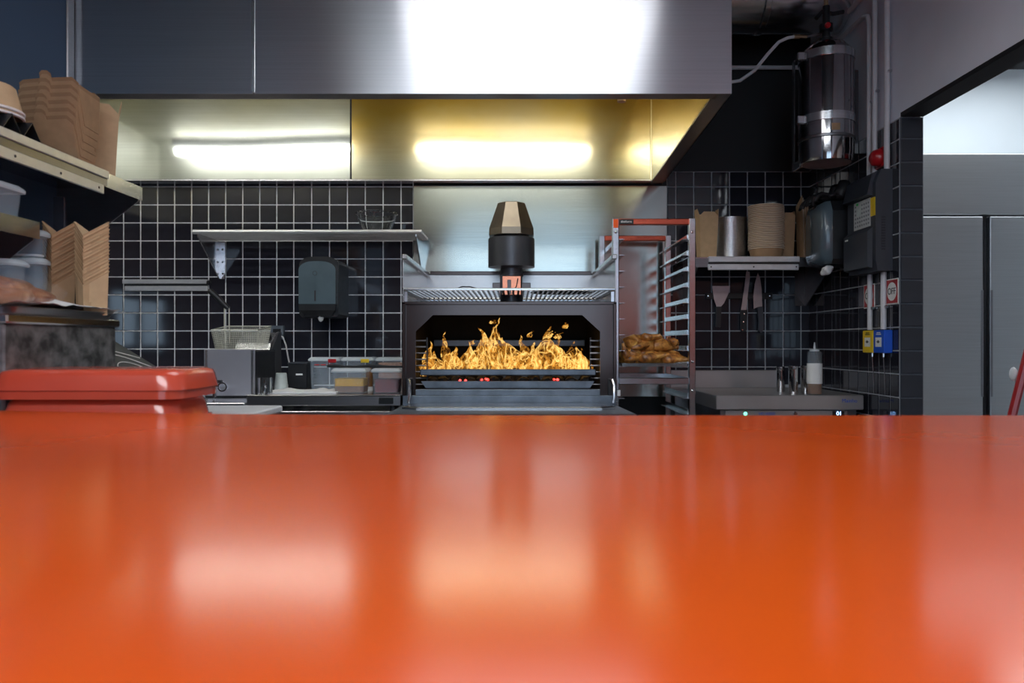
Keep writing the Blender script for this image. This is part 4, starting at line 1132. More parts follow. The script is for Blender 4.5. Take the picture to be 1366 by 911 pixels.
# flames: many wavering tongues, one mass
fm = MB()
def tongue(px, ytop, ybot, wpx, d, seed, lean=0.0):
    b = at(px, ybot, d); tp_ = at(px, ytop, d)
    h = tp_.z-b.z; r0 = wpx*d/F/2
    L = 16; n_ = 10; rings = []
    for l in range(L+1):
        t = l/L
        rad = r0*(0.55+0.9*math.sin(PI*min(1, t*1.15+0.08)))*(1-t)**0.55+0.0006
        ox = lean*h*t*t+0.30*r0*2*mnoise.noise(Vector((seed*1.3, t*2.6, 0.0)))*(0.3+t)+0.018*t*mnoise.noise(Vector((seed*2.1, t*5, 3.0)))
        oy = 0.4*r0*mnoise.noise(Vector((seed*1.9, t*2.2, 7.0)))
        ring = []
        for k in range(n_):
            a = 2*PI*k/n_+t*1.5*((seed % 3)-1)
            rr_ = rad*(1+0.55*mnoise.noise(Vector((math.cos(a)*1.2+seed, math.sin(a)*1.2, t*3.5))))
            ring.append(Vector((b.x+ox+rr_*math.cos(a), b.y+oy+rr_*0.8*math.sin(a), b.z+h*t)))
        rings.append(ring)
    fm.loft(rings, False, False)
rf = random.Random(11)
big = [(572,455,498,15),(594,440,492,12),(580,468,498,22),(606,462,494,22),(622,462,492,18),(630,455,492,14),(640,444,494,26),(652,436,494,26),(657,424,470,14),(666,450,494,26),
       (678,448,492,22),(690,455,494,26),(700,447,492,18),(712,456,494,24),(722,434,492,20),(733,443,490,16),(738,450,494,26),(748,456,494,22),(759,455,492,18),(770,462,494,24),(778,464,496,16),(784,474,500,16),(566,476,502,12)]
for i, (px, yt, yb_, w) in enumerate(big):
    tongue(px, yt, yb_, w*0.88, 3.22+0.10*rf.random(), i+1, rf.uniform(-0.25, 0.25))
for i in range(15):
    px = 566+222*(i+rf.random())/15
    tongue(px, rf.uniform(466, 484), rf.uniform(490, 500), rf.uniform(10, 22), 3.18+0.30*rf.random(), 40+i, rf.uniform(-0.4, 0.4))
for (px, yt, yb_, w) in ((754,430,438,7),(744,443,452,8),(656,425,432,8),(732,441,450,8),(629,453,460,6),(706,441,450,6)):
    tongue(px, yt, yb_, w, 3.25, px, 0.3)
solo('flames', fm, M_['flame'], 'yellow flames leaping from the charcoal inside the oven', 'fire', kind='stuff', angle=80)

# ------------------------------------------------------------------ tray rack right of the oven
rk = thing('tray_rack', 'tall steel tray rack right of the charcoal oven', 'rack', (0.64, 3.76, 0))
rx0, rx1, ry0, ry1, rt = 0.448, 0.833, 3.47, 4.05, 1.78
for (xx, yy) in ((rx0,ry0),(rx1-0.03,ry0),(rx0,ry1-0.03),(rx1-0.03,ry1-0.03)):
    part('post', MB().box(xx, xx+0.03, yy, yy+0.03, 0.11, rt, 0.003), M_['steel'], rk, smooth=False)
    c_ = part('castor', MB().lathe([(0,-0.012),(0.05,-0.012),(0.052,0),(0.05,0.012),(0,0.012)], (xx+0.015, yy+0.015, 0.052), 16, 'x'), M_['black'], rk)
    part('castor_fork', MB().box(xx-0.002, xx+0.002, yy, yy+0.03, 0.05, 0.112), M_['steel'], c_, smooth=False)
for yy in (ry0, ry1-0.03):
    part('top_bar', MB().box(rx0+0.03, rx1-0.03, yy, yy+0.03, rt-0.030, rt-0.002, 0.003), M_['steel_red'], rk, smooth=False)
    part('middle_bar', MB().box(rx0+0.03, rx1-0.03, yy, yy+0.03, 1.010, 1.040, 0.003), M_['steel'], rk, smooth=False)
    part('bottom_bar', MB().box(rx0+0.03, rx1-0.03, yy, yy+0.03, 0.14, 0.17, 0.003), M_['steel'], rk, smooth=False)
for k in range(18):
    zz_ = 1.707-0.074*k
    for s, xa in ((1, rx0+0.03), (-1, rx1-0.03)):
        m = MB()
        m.box(min(xa, xa+s*0.003), max(xa, xa+s*0.003), ry0+0.03, ry1-0.03, zz_-0.022, zz_)
        m.box(min(xa, xa+s*0.028), max(xa, xa+s*0.028), ry0+0.012, ry1-0.012, zz_-0.024, zz_-0.022)
        part('runner', m, M_['steel_lt'], rk, smooth=False)
for (xx, zz_) in ((rx0+0.015,1.715),(rx1-0.015,1.715),(rx1-0.015,1.115),(rx1-0.015,0.98),(rx0+0.015,1.115),(rx0+0.015,0.93)):
    part('bolt', MB().lathe([(0,-0.005),(0.006,-0.003),(0.007,0)], (xx, ry0, zz_), 10, 'y'), M_['chrome'], rk)
npz = part('name_plate', MB().box(0.478, 0.545, ry0-0.002, ry0, 1.752, 1.774, 0.001), M_['black'], rk, smooth=False)
text('name_text', 'distform', 0.015, (0.5115, ry0-0.0025, 1.763), (PI/2,0,0), M_['ink_white'], npz)
part('red_sticker', MB().box(rx0+0.004, rx0+0.026, ry0-0.001, ry0, 1.735, 1.776), M_['orange'], rk, smooth=False)

tz = 1.707-0.074*8-0.022
tray = thing('baking_tray', 'flat steel tray with roast chicken in the tray rack', 'tray', (0.64, 3.74, tz))
tb_ = MB().loft([rrect(0.482, 0.799, 3.47, 4.02, 0.012, tz), rrect(0.481, 0.800, 3.468, 4.022, 0.012, tz+0.014), rrect(0.479, 0.802, 3.466, 4.024, 0.012, tz+0.0155),
                 rrect(0.484, 0.797, 3.472, 4.018, 0.012, tz+0.013), rrect(0.485, 0.796, 3.474, 4.016, 0.012, tz+0.003)])
part('pan', tb_, M_['steel_lt'], tray)
cz = tz+0.004
def limb(path, radii, seed):
    m = MB(); m.tube(path, radii, 12)
    m.v = [p+Vector((mnoise.noise(p*40+Vector((seed,0,0))), mnoise.noise(p*40+Vector((0,seed,0))), mnoise.noise(p*40+Vector((0,0,seed)))))*0.006 for p in m.v]
    return m
def chicken(label, c, s, rz, seed):
    t = thing('roast_chicken', label, 'chicken', c, 'roast chickens piled on the tray')
    C = Vector(c); R = Matrix.Rotation(rz, 3, 'Z')
    def w(p): return C+R @ (Vector(p)*s)
    part('body', MB().blob(C+Vector((0,0,0.044*s)), (0.105*s, 0.075*s, 0.044*s), 0.26, 20, seed, 4, R), M_['roast'], t, angle=80)
    for q in (-1, 1):
        part('leg', limb([w((0.03,q*0.055,0.035)), w((0.07,q*0.065,0.04)), w((0.11,q*0.045,0.032)), w((0.145,q*0.03,0.027)), w((0.158,q*0.03,0.026))], [0.026*s,0.030*s,0.020*s,0.011*s,0.013*s], seed+q), M_['roast'], t, angle=80)
        part('wing', limb([w((-0.05,q*0.06,0.05)), w((-0.02,q*0.085,0.04)), w((-0.06,q*0.09,0.03)), w((-0.09,q*0.085,0.025))], [0.016*s,0.018*s,0.014*s,0.006*s], seed+q*2), M_['roast'], t, angle=80)
    return t
chicken('roast chicken with charred skin at the left of the pile', (0.572, 3.60, cz), 1.0, 0.25, 3)
chicken('golden roast chicken at the right of the pile', (0.690, 3.615, cz), 0.92, -0.35, 8)
chicken('roast chicken lying on top of the two others', (0.622, 3.61, cz+0.058), 0.98, 0.12, 15)
for (ax, ay, az, bx, by, bz, sc, sd, lab) in (
        (0.572,3.500,0.030, 0.700,3.495,0.048, 1.0, 21, 'single roast drumstick at the front of the chicken pile'),
        (0.690,3.505,0.024, 0.770,3.500,0.030, 0.95, 25, 'short roast drumstick at the right foot of the chicken pile'),
        (0.520,3.505,0.026, 0.500,3.500,0.105, 0.9, 33, 'roast drumstick standing at the left end of the chicken pile'),
        (0.590,3.540,0.128, 0.680,3.535,0.138, 0.85, 41, 'golden roast drumstick lying on top of the chicken pile'),
        (0.765,3.535,0.100, 0.715,3.525,0.128, 0.8, 52, 'roast drumstick leaning on the right end of the chicken pile')):
    A_ = Vector((ax, ay, cz+az)); B_ = Vector((bx, by, cz+bz))
    solo('drumstick', limb([A_, A_.lerp(B_, 0.22), A_.lerp(B_, 0.5), A_.lerp(B_, 0.84), B_], [0.015*sc, 0.024*sc, 0.020*sc, 0.009*sc, 0.011*sc], sd), M_['roast'], lab, 'drumstick', angle=80)

# ------------------------------------------------------------------ right-hand wall shelf with its stacks
RS = 1.636
rs = thing('wall_shelf', 'steel wall shelf in the right corner holding bowls and foil tubs', 'shelf', (1.22, 3.98, 1.5))
part('board', MB().box(0.87, 1.612, 3.79, DW-0.006, RS-0.005, RS), M_['steel'], rs, smooth=False)
part('lip', MB().box(0.87, 1.612, 3.79, 3.794, RS-0.05, RS-0.005), M_['steel_dk'], rs, smooth=False)
r_ = part('ticket_rail', MB().box(0.973, 1.432, 3.778, 3.79, RS-0.026, RS+0.003, 0.002), M_['tube_steel'], rs, smooth=False)
part('rail_groove', MB().box(0.973, 1.432, 3.784, 3.79, RS-0.036, RS-0.026), M_['black'], r_, smooth=False)
part('rail_strip', MB().box(0.970, 1.428, 3.780, 3.79, RS-0.066, RS-0.036, 0.002), M_['tube_steel'], r_, smooth=False)
for xx in (0.985, 1.20, 1.415): part('screw', MB().lathe([(0,-0.002),(0.004,-0.001),(0.004,0)], (xx, 3.78, RS-0.05), 8, 'y'), M_['ink_dark'], r_)
for xb in (1.607, 0.93):
    b_ = part('bracket', MB().prism([(3.80, RS-0.006), (DW-0.006, RS-0.006), (DW-0.006, 1.408), (DW-0.02, 1.408), (3.80, RS-0.03)], 0, xb-0.003, xb+0.003), M_['steel_dk'], rs, smooth=False)
    part('bracket_flange', MB().box(xb-0.06, xb, DW-0.012, DW-0.005, 1.408, RS-0.006), M_['steel_oven'], b_, smooth=False)
flap_box('takeaway_box', 'single upright kraft takeaway box at the left end of the corner shelf', (1.000, 3.93, RS), 0.05, 0.098, 0.085, 0.225, M_['kraft_lt'], 0.22)
# foil tubs
fme = MB().lathe([(0,0.0),(0.078,0.0),(0.0885,0.050),(0.0915,0.050),(0.0915,0.0525),(0.0875,0.0525),(0.077,0.0015),(0,0.0015)], (0,0,0), 40).mesh('foil_tub', Vector((0,0,0)))
fme.materials.append(M_['foil'])
for k in range(24):
    o = bpy.data.objects.new('foil_tub', fme); link(o)
    o.location = (1.150+random.gauss(0,0.0007), 4.03+random.gauss(0,0.0007), RS+0.0001+0.0078*k); o.rotation_euler = (0,0,random.uniform(0,6))
    o['label'] = which(k, 24, 'round foil tub nested in the silver stack on the corner shelf'); o['category'] = 'tub'; o['group'] = 'foil tubs nested in one stack'
kb = MB().lathe([(0,0.0),(0.074,0.0),(0.0865,0.052),(0.0855,0.053),(0.073,0.0015),(0,0.0015)], (0,0,0), 36).mesh('bowl_body', Vector((0,0,0))); kb.materials.append(M_['kraft'])
kr = MB().lathe([(0.0855,0.0500),(0.0905,0.0512),(0.0912,0.0535),(0.0895,0.0555),(0.0855,0.0545)], (0,0,0), 36).mesh('bowl_rim', Vector((0,0,0))); kr.materials.append(M_['kraft_edge'])
for k in range(25):
    t = bpy.data.objects.new('paper_bowl', None); link(t); t.empty_display_size = 0.03
    t.location = (1.300+random.gauss(0,0.0010), 3.895+random.gauss(0,0.0010), RS+0.0001+0.0092*k)
    t['label'] = which(k, 25, 'brown paper bowl nested in the tall stack on the corner shelf'); t['category'] = 'bowl'; t['group'] = 'paper bowls nested in one tall stack'
    for nm, me_ in (('body', kb), ('rim', kr)):
        o = bpy.data.objects.new(nm, me_); link(o); o.parent = t
flap_box('takeaway_box', 'shaded kraft takeaway box between the bowl stack and the ribbed card sheets', (1.432, 4.0, RS), 0.0, 0.075, 0.12, 0.235, M_['kraft'], 0.15)
# ribbed card: a nest of folded sheets standing upright
for k in range(6):
    m = MB()
    xo = 1.483+0.006*k
    m.add([(xo,3.86,RS),(xo+0.010,3.98,RS),(xo+0.004,3.98,RS+0.29-0.004*k),(xo-0.010,3.86,RS+0.325-0.010*k),
           (xo+0.0025,3.86,RS),(xo+0.0125,3.98,RS),(xo+0.0065,3.98,RS+0.29-0.004*k),(xo-0.0075,3.86,RS+0.325-0.010*k)],
          [(0,1,2,3),(4,7,6,5),(0,4,5,1),(3,2,6,7),(0,3,7,4),(1,5,6,2)])
    solo('card_sheet', m, M_['kraft_lt'] if k % 2 == 0 else M_['kraft_edge'], 'upright folded kraft card sheet at the right end of the corner shelf', 'card', 'kraft card sheets on the corner shelf', smooth=False)

# knives -----------------------------------------------------------
kr_ = thing('knife_rail', 'dark magnetic knife rail on the tiles below the corner shelf', 'rail', (1.23, DW-0.02, 1.445))
part('bar', MB().box(1.05, 1.42, DW-0.022, DW-0.006, 1.445, 1.480, 0.003), M_['black'], kr_, smooth=False)
for xx in (1.065, 1.405): part('screw', MB().lathe([(0,-0.003),(0.005,-0.002),(0.006,0)], (xx, DW-0.022, 1.462), 8, 'y'), M_['chrome'], kr_)
YK = DW-0.026
def W(px, py): return ((px-688)*YK/F, CZ-(py-458)*YK/F)
def flat(pts, y0, y1): return MB().prism([W(*p) for p in pts], 1, y0, y1)
sp_ = thing('spatula', 'broad steel spatula with a black handle, leftmost on the knife rail', 'spatula', (1.14, YK, 1.28))
part('blade', flat([(950,381.5),(974,381.5),(972,391),(966,404),(961.5,409.5),(956,409.5),(952.5,399)], YK, YK+0.0025), M_['blade'], sp_, smooth=False)
part('handle', flat([(955,409),(962,409),(961.5,425),(961,436),(954.5,436),(955,424)], YK-0.008, YK+0.010), M_['black'], sp_, smooth=False)
k1 = thing('carving_knife', 'long narrow knife with a black riveted handle, middle of the knife rail', 'knife', (1.25, YK, 1.26))
part('blade', flat([(995.5,362),(1000,362.5),(1000.5,370),(998.5,385),(995.5,413.5),(988.5,413.5),(992.5,387),(994.5,371)], YK, YK+0.002), M_['blade'], k1, smooth=False)
h_ = part('handle', flat([(988,413.5),(996.5,413.5),(996,428),(995,442),(989.5,443),(988,440)], YK-0.008, YK+0.010), M_['black'], k1, smooth=False)
for (px, py) in ((992.3,419),(991.2,429.5),(990.2,440)):
    c_ = W(px, py); part('rivet', MB().lathe([(0,-0.002),(0.004,-0.0015),(0.0045,0)], (c_[0], YK-0.008, c_[1]), 8, 'y'), M_['chrome'], h_)
k2 = thing('chef_knife', 'broad pointed chef knife with a grey handle, rightmost on the knife rail', 'knife', (1.34, YK, 1.26))
part('blade', flat([(1011,364),(1014,371),(1016,385),(1017,408.5),(1011,409.5),(1005.5,412),(1005,395),(1007,378)], YK, YK+0.002), M_['blade'], k2, smooth=False)
part('handle', flat([(1010,411),(1017,409),(1018.5,430),(1018,440),(1015,444),(1011.5,441),(1012,428)], YK-0.008, YK+0.010), M_['hat_grey'], k2, smooth=False)

# ------------------------------------------------------------------ griddle and its bench
gd = thing('griddle', 'stainless electric griddle below the corner shelf', 'griddle', (1.27, 3.75, 0.3))
GZ = 0.96
part('top_plate', MB().box(0.927, 1.612, 3.47, 4.02, 0.892, GZ, 0.004), M_['griddle'], gd, smooth=False)
part('body', MB().box(0.955, 1.59, 3.50, 4.02, 0.62, 0.892), M_['steel_dk'], gd, smooth=False)
cp = part('control_panel', MB().box(0.975, 1.545, 3.492, 3.50, 0.70, 0.888, 0.002), M_['griddle'], gd, smooth=False)
dsp = part('display', MB().box(1.475, 1.53, 3.490, 3.4925, 0.852, 0.884), M_['black'], cp, smooth=False)
text('digits', '01', 0.026, (1.505, 3.4885, 0.873), (PI/2,0,0), M_['led_blue'], cp)
part('green_light', MB().lathe([(0,-0.004),(0.008,-0.002),(0.009,0)], (1.070, 3.492, 0.872), 10, 'y'), M_['led_green'], cp)
part('knob', MB().lathe([(0,-0.012),(0.008,-0.012),(0.010,0)], (1.30, 3.492, 0.874), 12, 'y'), M_['chrome'], cp)
text('model_text', 'HD 60000', 0.018, (1.17, 3.4910, 0.872), (PI/2,0,0), M_['blue'], cp)
text('maker_text', 'Mainho', 0.024, (1.545, 3.4692, 0.934), (PI/2,0,0), M_['blue'], gd)
for (lx, ly) in ((0.98,3.53),(1.56,3.53),(0.98,3.98),(1.56,3.98)):
    part('leg', MB().box(lx-0.02, lx+0.02, ly-0.02, ly+0.02, 0.0, 0.62), M_['steel_dk'], gd, smooth=False)
wb = thing('splash_guard', 'low steel splash guard on the tiles behind the griddle', 'guard', (1.15, 4.1, 0.90))
part('plate', MB().box(0.84, 1.455, DW-0.020, DW-0.006, 0.955, 1.052, 0.002), M_['griddle'], wb, smooth=False)
part('ledge', MB().box(0.84, 1.60, 4.03, DW-0.006, 0.930, 0.955, 0.002), M_['steel_dk'], wb, smooth=False)
part('stay', MB().box(0.86, 0.90, 4.05, DW-0.02, 0.0, 0.930), M_['steel_dk'], wb, smooth=False)

def shaker(label, xc, yc, r=0.0215, h=0.135):
    t = thing('steel_shaker', label, 'shaker', (xc, yc, GZ), 'steel shakers on the griddle')
    part('can', MB().lathe([(0,0),(r*0.94,0),(r,0.004),(r,h-0.018),(0,h-0.018)], (xc,yc,GZ), 24), M_['chrome'], t)
    part('cap', MB().lathe([(r,h-0.018),(r*1.03,h-0.016),(r*1.03,h-0.003),(r*0.9,h),(0,h)], (xc,yc,GZ), 24), M_['steel'], t)
shaker('polished steel shaker left of the squeeze bottle, in front', 1.307, 3.53)
shaker('polished steel shaker half hidden behind the squeeze bottle', 1.382, 3.575)
shaker('dim steel shaker at the back left of the others', 1.318, 3.73, 0.02, 0.125)
sq = thing('squeeze_bottle', 'clear squeeze bottle of brown sauce with a white label on the griddle', 'bottle', (1.397, 3.505, GZ))
part('bottle', MB().lathe([(0,0.001),(0.031,0.001),(0.033,0.006),(0.033,0.19),(0.031,0.20),(0.026,0.203),(0,0.203)], (1.397,3.505,GZ), 28), M_['plastic'], sq)
part('sauce', MB().lathe([(0,0.004),(0.030,0.004),(0.0315,0.008),(0.0315,0.055),(0,0.055)], (1.397,3.505,GZ), 28), M_['sauce_brown'], sq)
part('label_wrap', MB().lathe([(0.0335,0.052),(0.0345,0.052),(0.0345,0.147),(0.0335,0.147)], (1.397,3.505,GZ), 28), M_['paper'], sq)
part('nozzle', MB().lathe([(0.022,0.203),(0.022,0.212),(0.006,0.214),(0.0025,0.245),(0,0.245)], (1.397,3.505,GZ), 16), M_['plastic_lid'], sq)

# ------------------------------------------------------------------ right wall fittings
dr = thing('towel_dispenser', 'black paper towel dispenser on the right wall under the black gloves', 'dispenser', (1.54, 3.66, 1.578))
pr = [(3.545,1.60),(3.56,1.578),(3.75,1.578),(3.765,1.60),(3.765,1.83),(3.74,1.88),(3.57,1.88),(3.545,1.83)]
cvr = []
def dring(xx, k):   # rounded housing towards the room
    return [Vector((xx, 3.655+(p[0]-3.655)*k, 1.73+(p[1]-1.73)*k)) for p in pr]
part('housing', MB().loft([dring(XR-0.005, 1.0), dring(1.53, 1.0), dring(1.50, 0.995)]), M_['black'], dr, smooth=False)
part('cover', MB().loft([dring(1.4995, 0.99), dring(1.475, 0.97), dring(1.455, 0.90), dring(1.448, 0.80)]), M_['dispenser'], dr, angle=60)
pe = MB(); pe.blob((1.492, 3.60, 1.552), (0.030, 0.022, 0.020), 0.35, 40, 5, 3, Matrix.Rotation(-0.5, 3, 'Y'))
part('paper_end', pe, M_['paper'], dr, angle=80)
def glove(label, c, rz, seed, s=1.0):
    t = thing('rubber_glove', label, 'glove', c, 'black gloves on the right dispenser')
    C = Vector(c); R = Matrix.Rotation(rz, 3, 'Z')
    m = MB()
    def w(p): return C+R @ (Vector(p)*s)
    m.blob(w((0,0,0.020)), (0.055*s,0.042*s,0.020*s), 0.22, 30, seed, 3, R)
    part('palm', m, M_['rubber'], t, angle=80)
    for i in range(4):
        yy = -0.033+0.022*i
        part('finger', limb([w((-0.035,yy,0.022)), w((-0.065,yy*1.1,0.026)), w((-0.090,yy*1.2,0.012-0.004*i)), w((-0.100,yy*1.25,-0.012-0.010*(i % 2)))], [0.012*s,0.012*s,0.010*s,0.006*s], seed+i), M_['rubber'], t, angle=80)
    part('thumb', limb([w((0.0,-0.038,0.02)), w((-0.02,-0.062,0.018)), w((-0.045,-0.070,0.008))], [0.012*s,0.012*s,0.008*s], seed+9), M_['rubber'], t, angle=80)
    part('cuff', limb([w((0.04,0,0.02)), w((0.065,0,0.045)), w((0.075,0,0.075)), w((0.078,0.005,0.095))], [0.034*s,0.036*s,0.033*s,0.026*s], seed+13), M_['rubber'], t, angle=80)
glove('black rubber glove drooping over the near edge of the right dispenser', (1.510, 3.60, 1.882), 0.15, 31)
glove('black rubber glove lying behind another on the right dispenser', (1.505, 3.69, 1.882), -0.1, 47, 0.95)

# suppression control box
cb = thing('control_box', 'slate grey fire suppression control box with a keypad on the right wall', 'control box', (1.59, 3.37, 1.51))
y0, y1 = 3.240, 3.515
body = MB().prism([(XR-0.004,1.515),(1.560,1.515),(1.552,1.60),(1.552,1.86),(1.575,1.945),(1.60,1.957),(XR-0.004,1.957)], 1, y0, y1) if False else MB()
prof = [(XR-0.004,1.515),(1.565,1.515),(1.556,1.56),(1.556,1.90),(1.580,1.955),(XR-0.004,1.955)]
body.loft([[Vector((p[0], y0, p[1])) for p in prof], [Vector((p[0], y1, p[1])) for p in prof]])
part('housing', body, M_['navy'], cb, smooth=False)
part('lower_cover', MB().loft([[Vector((1.556,y0+0.03,1.53)),Vector((1.556,y1,1.53)),Vector((1.556,y1,1.708)),Vector((1.556,y0+0.03,1.708))],
                               [Vector((1.540,y0+0.045,1.535)),Vector((1.536,y1-0.004,1.535)),Vector((1.536,y1-0.004,1.690)),Vector((1.540,y0+0.045,1.690))]]), M_['navy'], cb, smooth=False)
part('upper_hood', MB().prism([(1.5555,1.845),(1.532,1.850),(1.552,1.935),(1.572,1.950),(1.5795,1.9545)], 1, y0+0.03, y1-0.002), M_['navy'], cb, smooth=False)
kp = part('keypad', MB().box(1.5535, 1.556, 3.285, 3.445, 1.715, 1.840, 0.001), M_['key'], cb, smooth=False)
part('screen', MB().box(1.5525, 1.5538, 3.372, 3.415, 1.775, 1.820), M_['pinkcup'], kp, smooth=False)
for r in range(6):
    for c in range(7):
        yy = 3.295+0.021*c; zz_ = 1.726+0.018*r
        if 3.36 < yy < 3.42 and zz_ > 1.765: continue
        part('key', MB().box(1.5515, 1.5537, yy, yy+0.009, zz_, zz_+0.008), M_['keygrey'], kp, smooth=False)
part('green_key', MB().box(1.5512, 1.5536, 3.40, 3.416, 1.824, 1.834), M_['green'], kp, smooth=False)
part('yellow_sticker', MB().box(1.553, 1.5555, 3.243, 3.283, 1.755, 1.835), M_['yellow'], cb, smooth=False)
for k in range(13):
    part('vent_slot', MB().box(1.580, 1.597, y0-0.0015, y0, 1.605+0.0115*k, 1.611+0.0115*k), M_['ink_dark'], cb, smooth=False)
part('badge', MB().box(1.5335, 1.536, y1-0.05, y1-0.022, 1.672, 1.679), M_['ink_white'], cb, smooth=False)

def conduit(label, path, r=0.0115, clamp=None):
    t = thing('conduit_pipe', label, 'pipe', path[0])
    part('pipe', MB().tube(path, r, 10), M_['pipe'], t)
    if clamp:
        for z in clamp:
            part('clamp', MB().box(path[0][0]-0.004, XR-0.004, path[0][1]-r-0.009, path[0][1]+r-0.006, z-0.006, z+0.006, 0.002), M_['steel_lt'], t, smooth=False)
xp = XR-0.018
conduit('white conduit on the right wall, bent backwards at the top, farthest of three', [(xp,3.425,1.957),(xp,3.425,2.66),(xp,3.44,2.70),(xp,3.48,2.715),(xp,3.80,2.715),(xp,4.10,2.715)], 0.0115, (2.30,))
conduit('white conduit on the right wall, middle of the three above the control box', [(xp,3.372,1.957),(xp,3.372,2.74),(xp,3.39,2.79),(xp,3.44,2.81),(xp,3.80,2.81),(xp,4.10,2.81)], 0.0115, (2.33,))
conduit('white conduit running straight up the right wall, nearest of three', [(xp,3.262,1.957),(xp,3.262,CH-0.002)], 0.0125, (2.38,))
conduit('short white conduit between the control box and the yellow switch', [(xp,3.418,1.262),(xp,3.418,1.513)], 0.0115, (1.36,))
conduit('short white conduit between the control box and the blue switch', [(xp,3.292,1.262),(xp,3.292,1.513)], 0.0125, (1.36,))
be = thing('alarm_bell', 'round red fire alarm on the right wall above the control box', 'alarm', (1.60, 3.325, 1.985))
part('dome', MB().lathe([(0,-0.062),(0.018,-0.060),(0.033,-0.048),(0.040,-0.028),(0.040,-0.005),(0,-0.005)], (XR,3.325,2.022), 20, 'x'), M_['red'], be)
part('base', MB().box(XR-0.022, XR-0.0045, 3.278, 3.372, 1.978, 2.066, 0.003), M_['red'], be, smooth=False)
def switch_box(label, ya, yb_, m):
    t = thing('switch_box', label, 'switch', (1.61, (ya+yb_)/2, 1.158))
    part('case', MB().box(1.590, XR-0.004, ya, yb_, 1.158, 1.258, 0.003), M_[m], t, smooth=False)
    part('window', MB().box(1.5885, 1.5905, ya+0.022, yb_-0.022, 1.185, 1.226), M_['ink_white'], t, smooth=False)
    yc = (ya+yb_)/2
    text('symbol', '\u2022\u25CF\u2022', 0.018, (1.588, yc, 1.206), (PI/2,0,-PI/2), M_['ink_dark'], t)
    for q, hw in ((1.247, 0.017), (1.240, 0.022)): part('caption_line', MB().box(1.5893, 1.5901, yc-hw, yc+hw, q-0.002, q+0.002), M_['ink_white'] if m == 'blue' else M_['ink_dark'], t, smooth=False)
    part('gland', MB().lathe([(0,0),(0.006,0),(0.006,-0.018),(0,-0.018)], (1.612, yc, 1.158), 8), M_['steel'], t)
    part('lead', MB().tube([(1.612, yc, 1.14), (1.618, yc, 1.05), (1.62, yc, 0.975)], 0.0025, 6), M_['steel'], t)
switch_box('blue emergency switch box on the right wall, nearer the column', 3.237, 3.334, 'blue')
switch_box('yellow emergency switch box on the right wall, left of the blue one', 3.340, 3.437, 'yellow')
def off_sign(label, yc, z0, z1):
    t = thing('off_sign', label, 'sign', (XR-0.005, yc, z0))
    zc = (z0+z1)/2; w2 = 0.052
    part('plate', MB().box(XR-0.007, XR-0.0045, yc-w2, yc+w2, z0, z1), M_['ink_white'], t, smooth=False)
    part('red_field', MB().box(XR-0.0078, XR-0.007, yc-w2+0.005, yc+w2-0.005, z0+0.005, z1-0.005), M_['red'], t, smooth=False)
    part('white_disc', MB().lathe([(0,-0.0008),(0.040,-0.0008),(0.040,0)], (XR-0.0078, yc, zc), 32, 'x'), M_['ink_white'], t)
    text('lettering', 'OFF', 0.040, (XR-0.0090, yc, zc), (PI/2,0,-PI/2), M_['ink_red'] if False else M_['ink_dark'], t)
off_sign('red square OFF sign with white disc at the edge of the right wall', 3.2395, 1.369, 1.479)
off_sign('red square OFF sign half hidden behind the white conduit', 3.450, 1.362, 1.472)

# fire extinguishing cylinder
cyx, cyy = 1.437, 3.47
cy = thing('gas_cylinder', 'polished steel fire suppression cylinder hung high in the right corner', 'cylinder', (cyx, cyy, 2.03))
part('tank', MB().lathe([(0.0,2.09),(0.09,2.09),(0.10,2.05),(0.108,2.03),(0.116,2.03),(0.120,2.07),(0.120,2.50),(0.112,2.545),(0.085,2.575),(0.035,2.59),(0,2.592)], (cyx,cyy,0), 40), M_['chrome_dk'], cy)
part('base_plate', MB().lathe([(0,2.036),(0.111,2.031),(0.113,2.034),(0,2.040)], (cyx,cyy,0), 32), M_['base_pink'], cy)
for zz_ in (2.515, 2.225):
    b_ = part('strap', MB().lathe([(0.120,zz_-0.018),(0.124,zz_-0.018),(0.124,zz_+0.018),(0.120,zz_+0.018)], (cyx,cyy,0), 40), M_['steel_lt'], cy)
    part('buckle', MB().box(cyx-0.15, cyx-0.115, cyy-0.05, cyy-0.02, zz_-0.022, zz_+0.016, 0.004), M_['steel_lt'], b_, smooth=False)
part('seam_ring', MB().lathe([(0.119,2.128),(0.124,2.132),(0.124,2.142),(0.119,2.146)], (cyx,cyy,0), 40), M_['steel_dk'], cy)
part('rating_label', MB().box(cyx-0.024, cyx+0.012, cyy-0.1225, cyy-0.1165, 2.155, 2.185), M_['brass'], cy, smooth=False)
vv = part('valve', MB().lathe([(0.03,2.588),(0.03,2.61),(0.018,2.615),(0.018,2.64),(0.030,2.645),(0.030,2.675),(0.016,2.68),(0.016,2.76),(0,2.76)], (cyx,cyy,0), 16), M_['black'], cy)
part('gauge', MB().lathe([(0,-0.036),(0.012,-0.036),(0.014,-0.028),(0,-0.028)], (cyx-0.005,cyy,2.66), 12, 'y'), M_['red'], vv)
part('lever', MB().tube([(cyx-0.05,cyy-0.01,2.70),(cyx-0.02,cyy,2.735),(cyx+0.03,cyy,2.725),(cyx+0.08,cyy,2.735)], 0.010, 8), M_['black'], vv)
part('discharge_pipe', MB().tube([(cyx,cyy,2.75),(cyx,cyy,CH-0.002)], 0.011, 8), M_['brass'], vv)
part('hanger_plate', MB().prism([(3.48,2.02),(3.60,2.02),(3.60,2.55),(3.575,2.55),(3.575,2.06),(3.48,2.06)], 0, cyx-0.11, cyx-0.104), M_['steel_lt'], cy, smooth=False)
part('wall_plate', MB().box(cyx+0.05, XR-0.004, 3.56, 3.60, 2.10, 2.50, 0.003), M_['steel_dk'], cy, smooth=False)
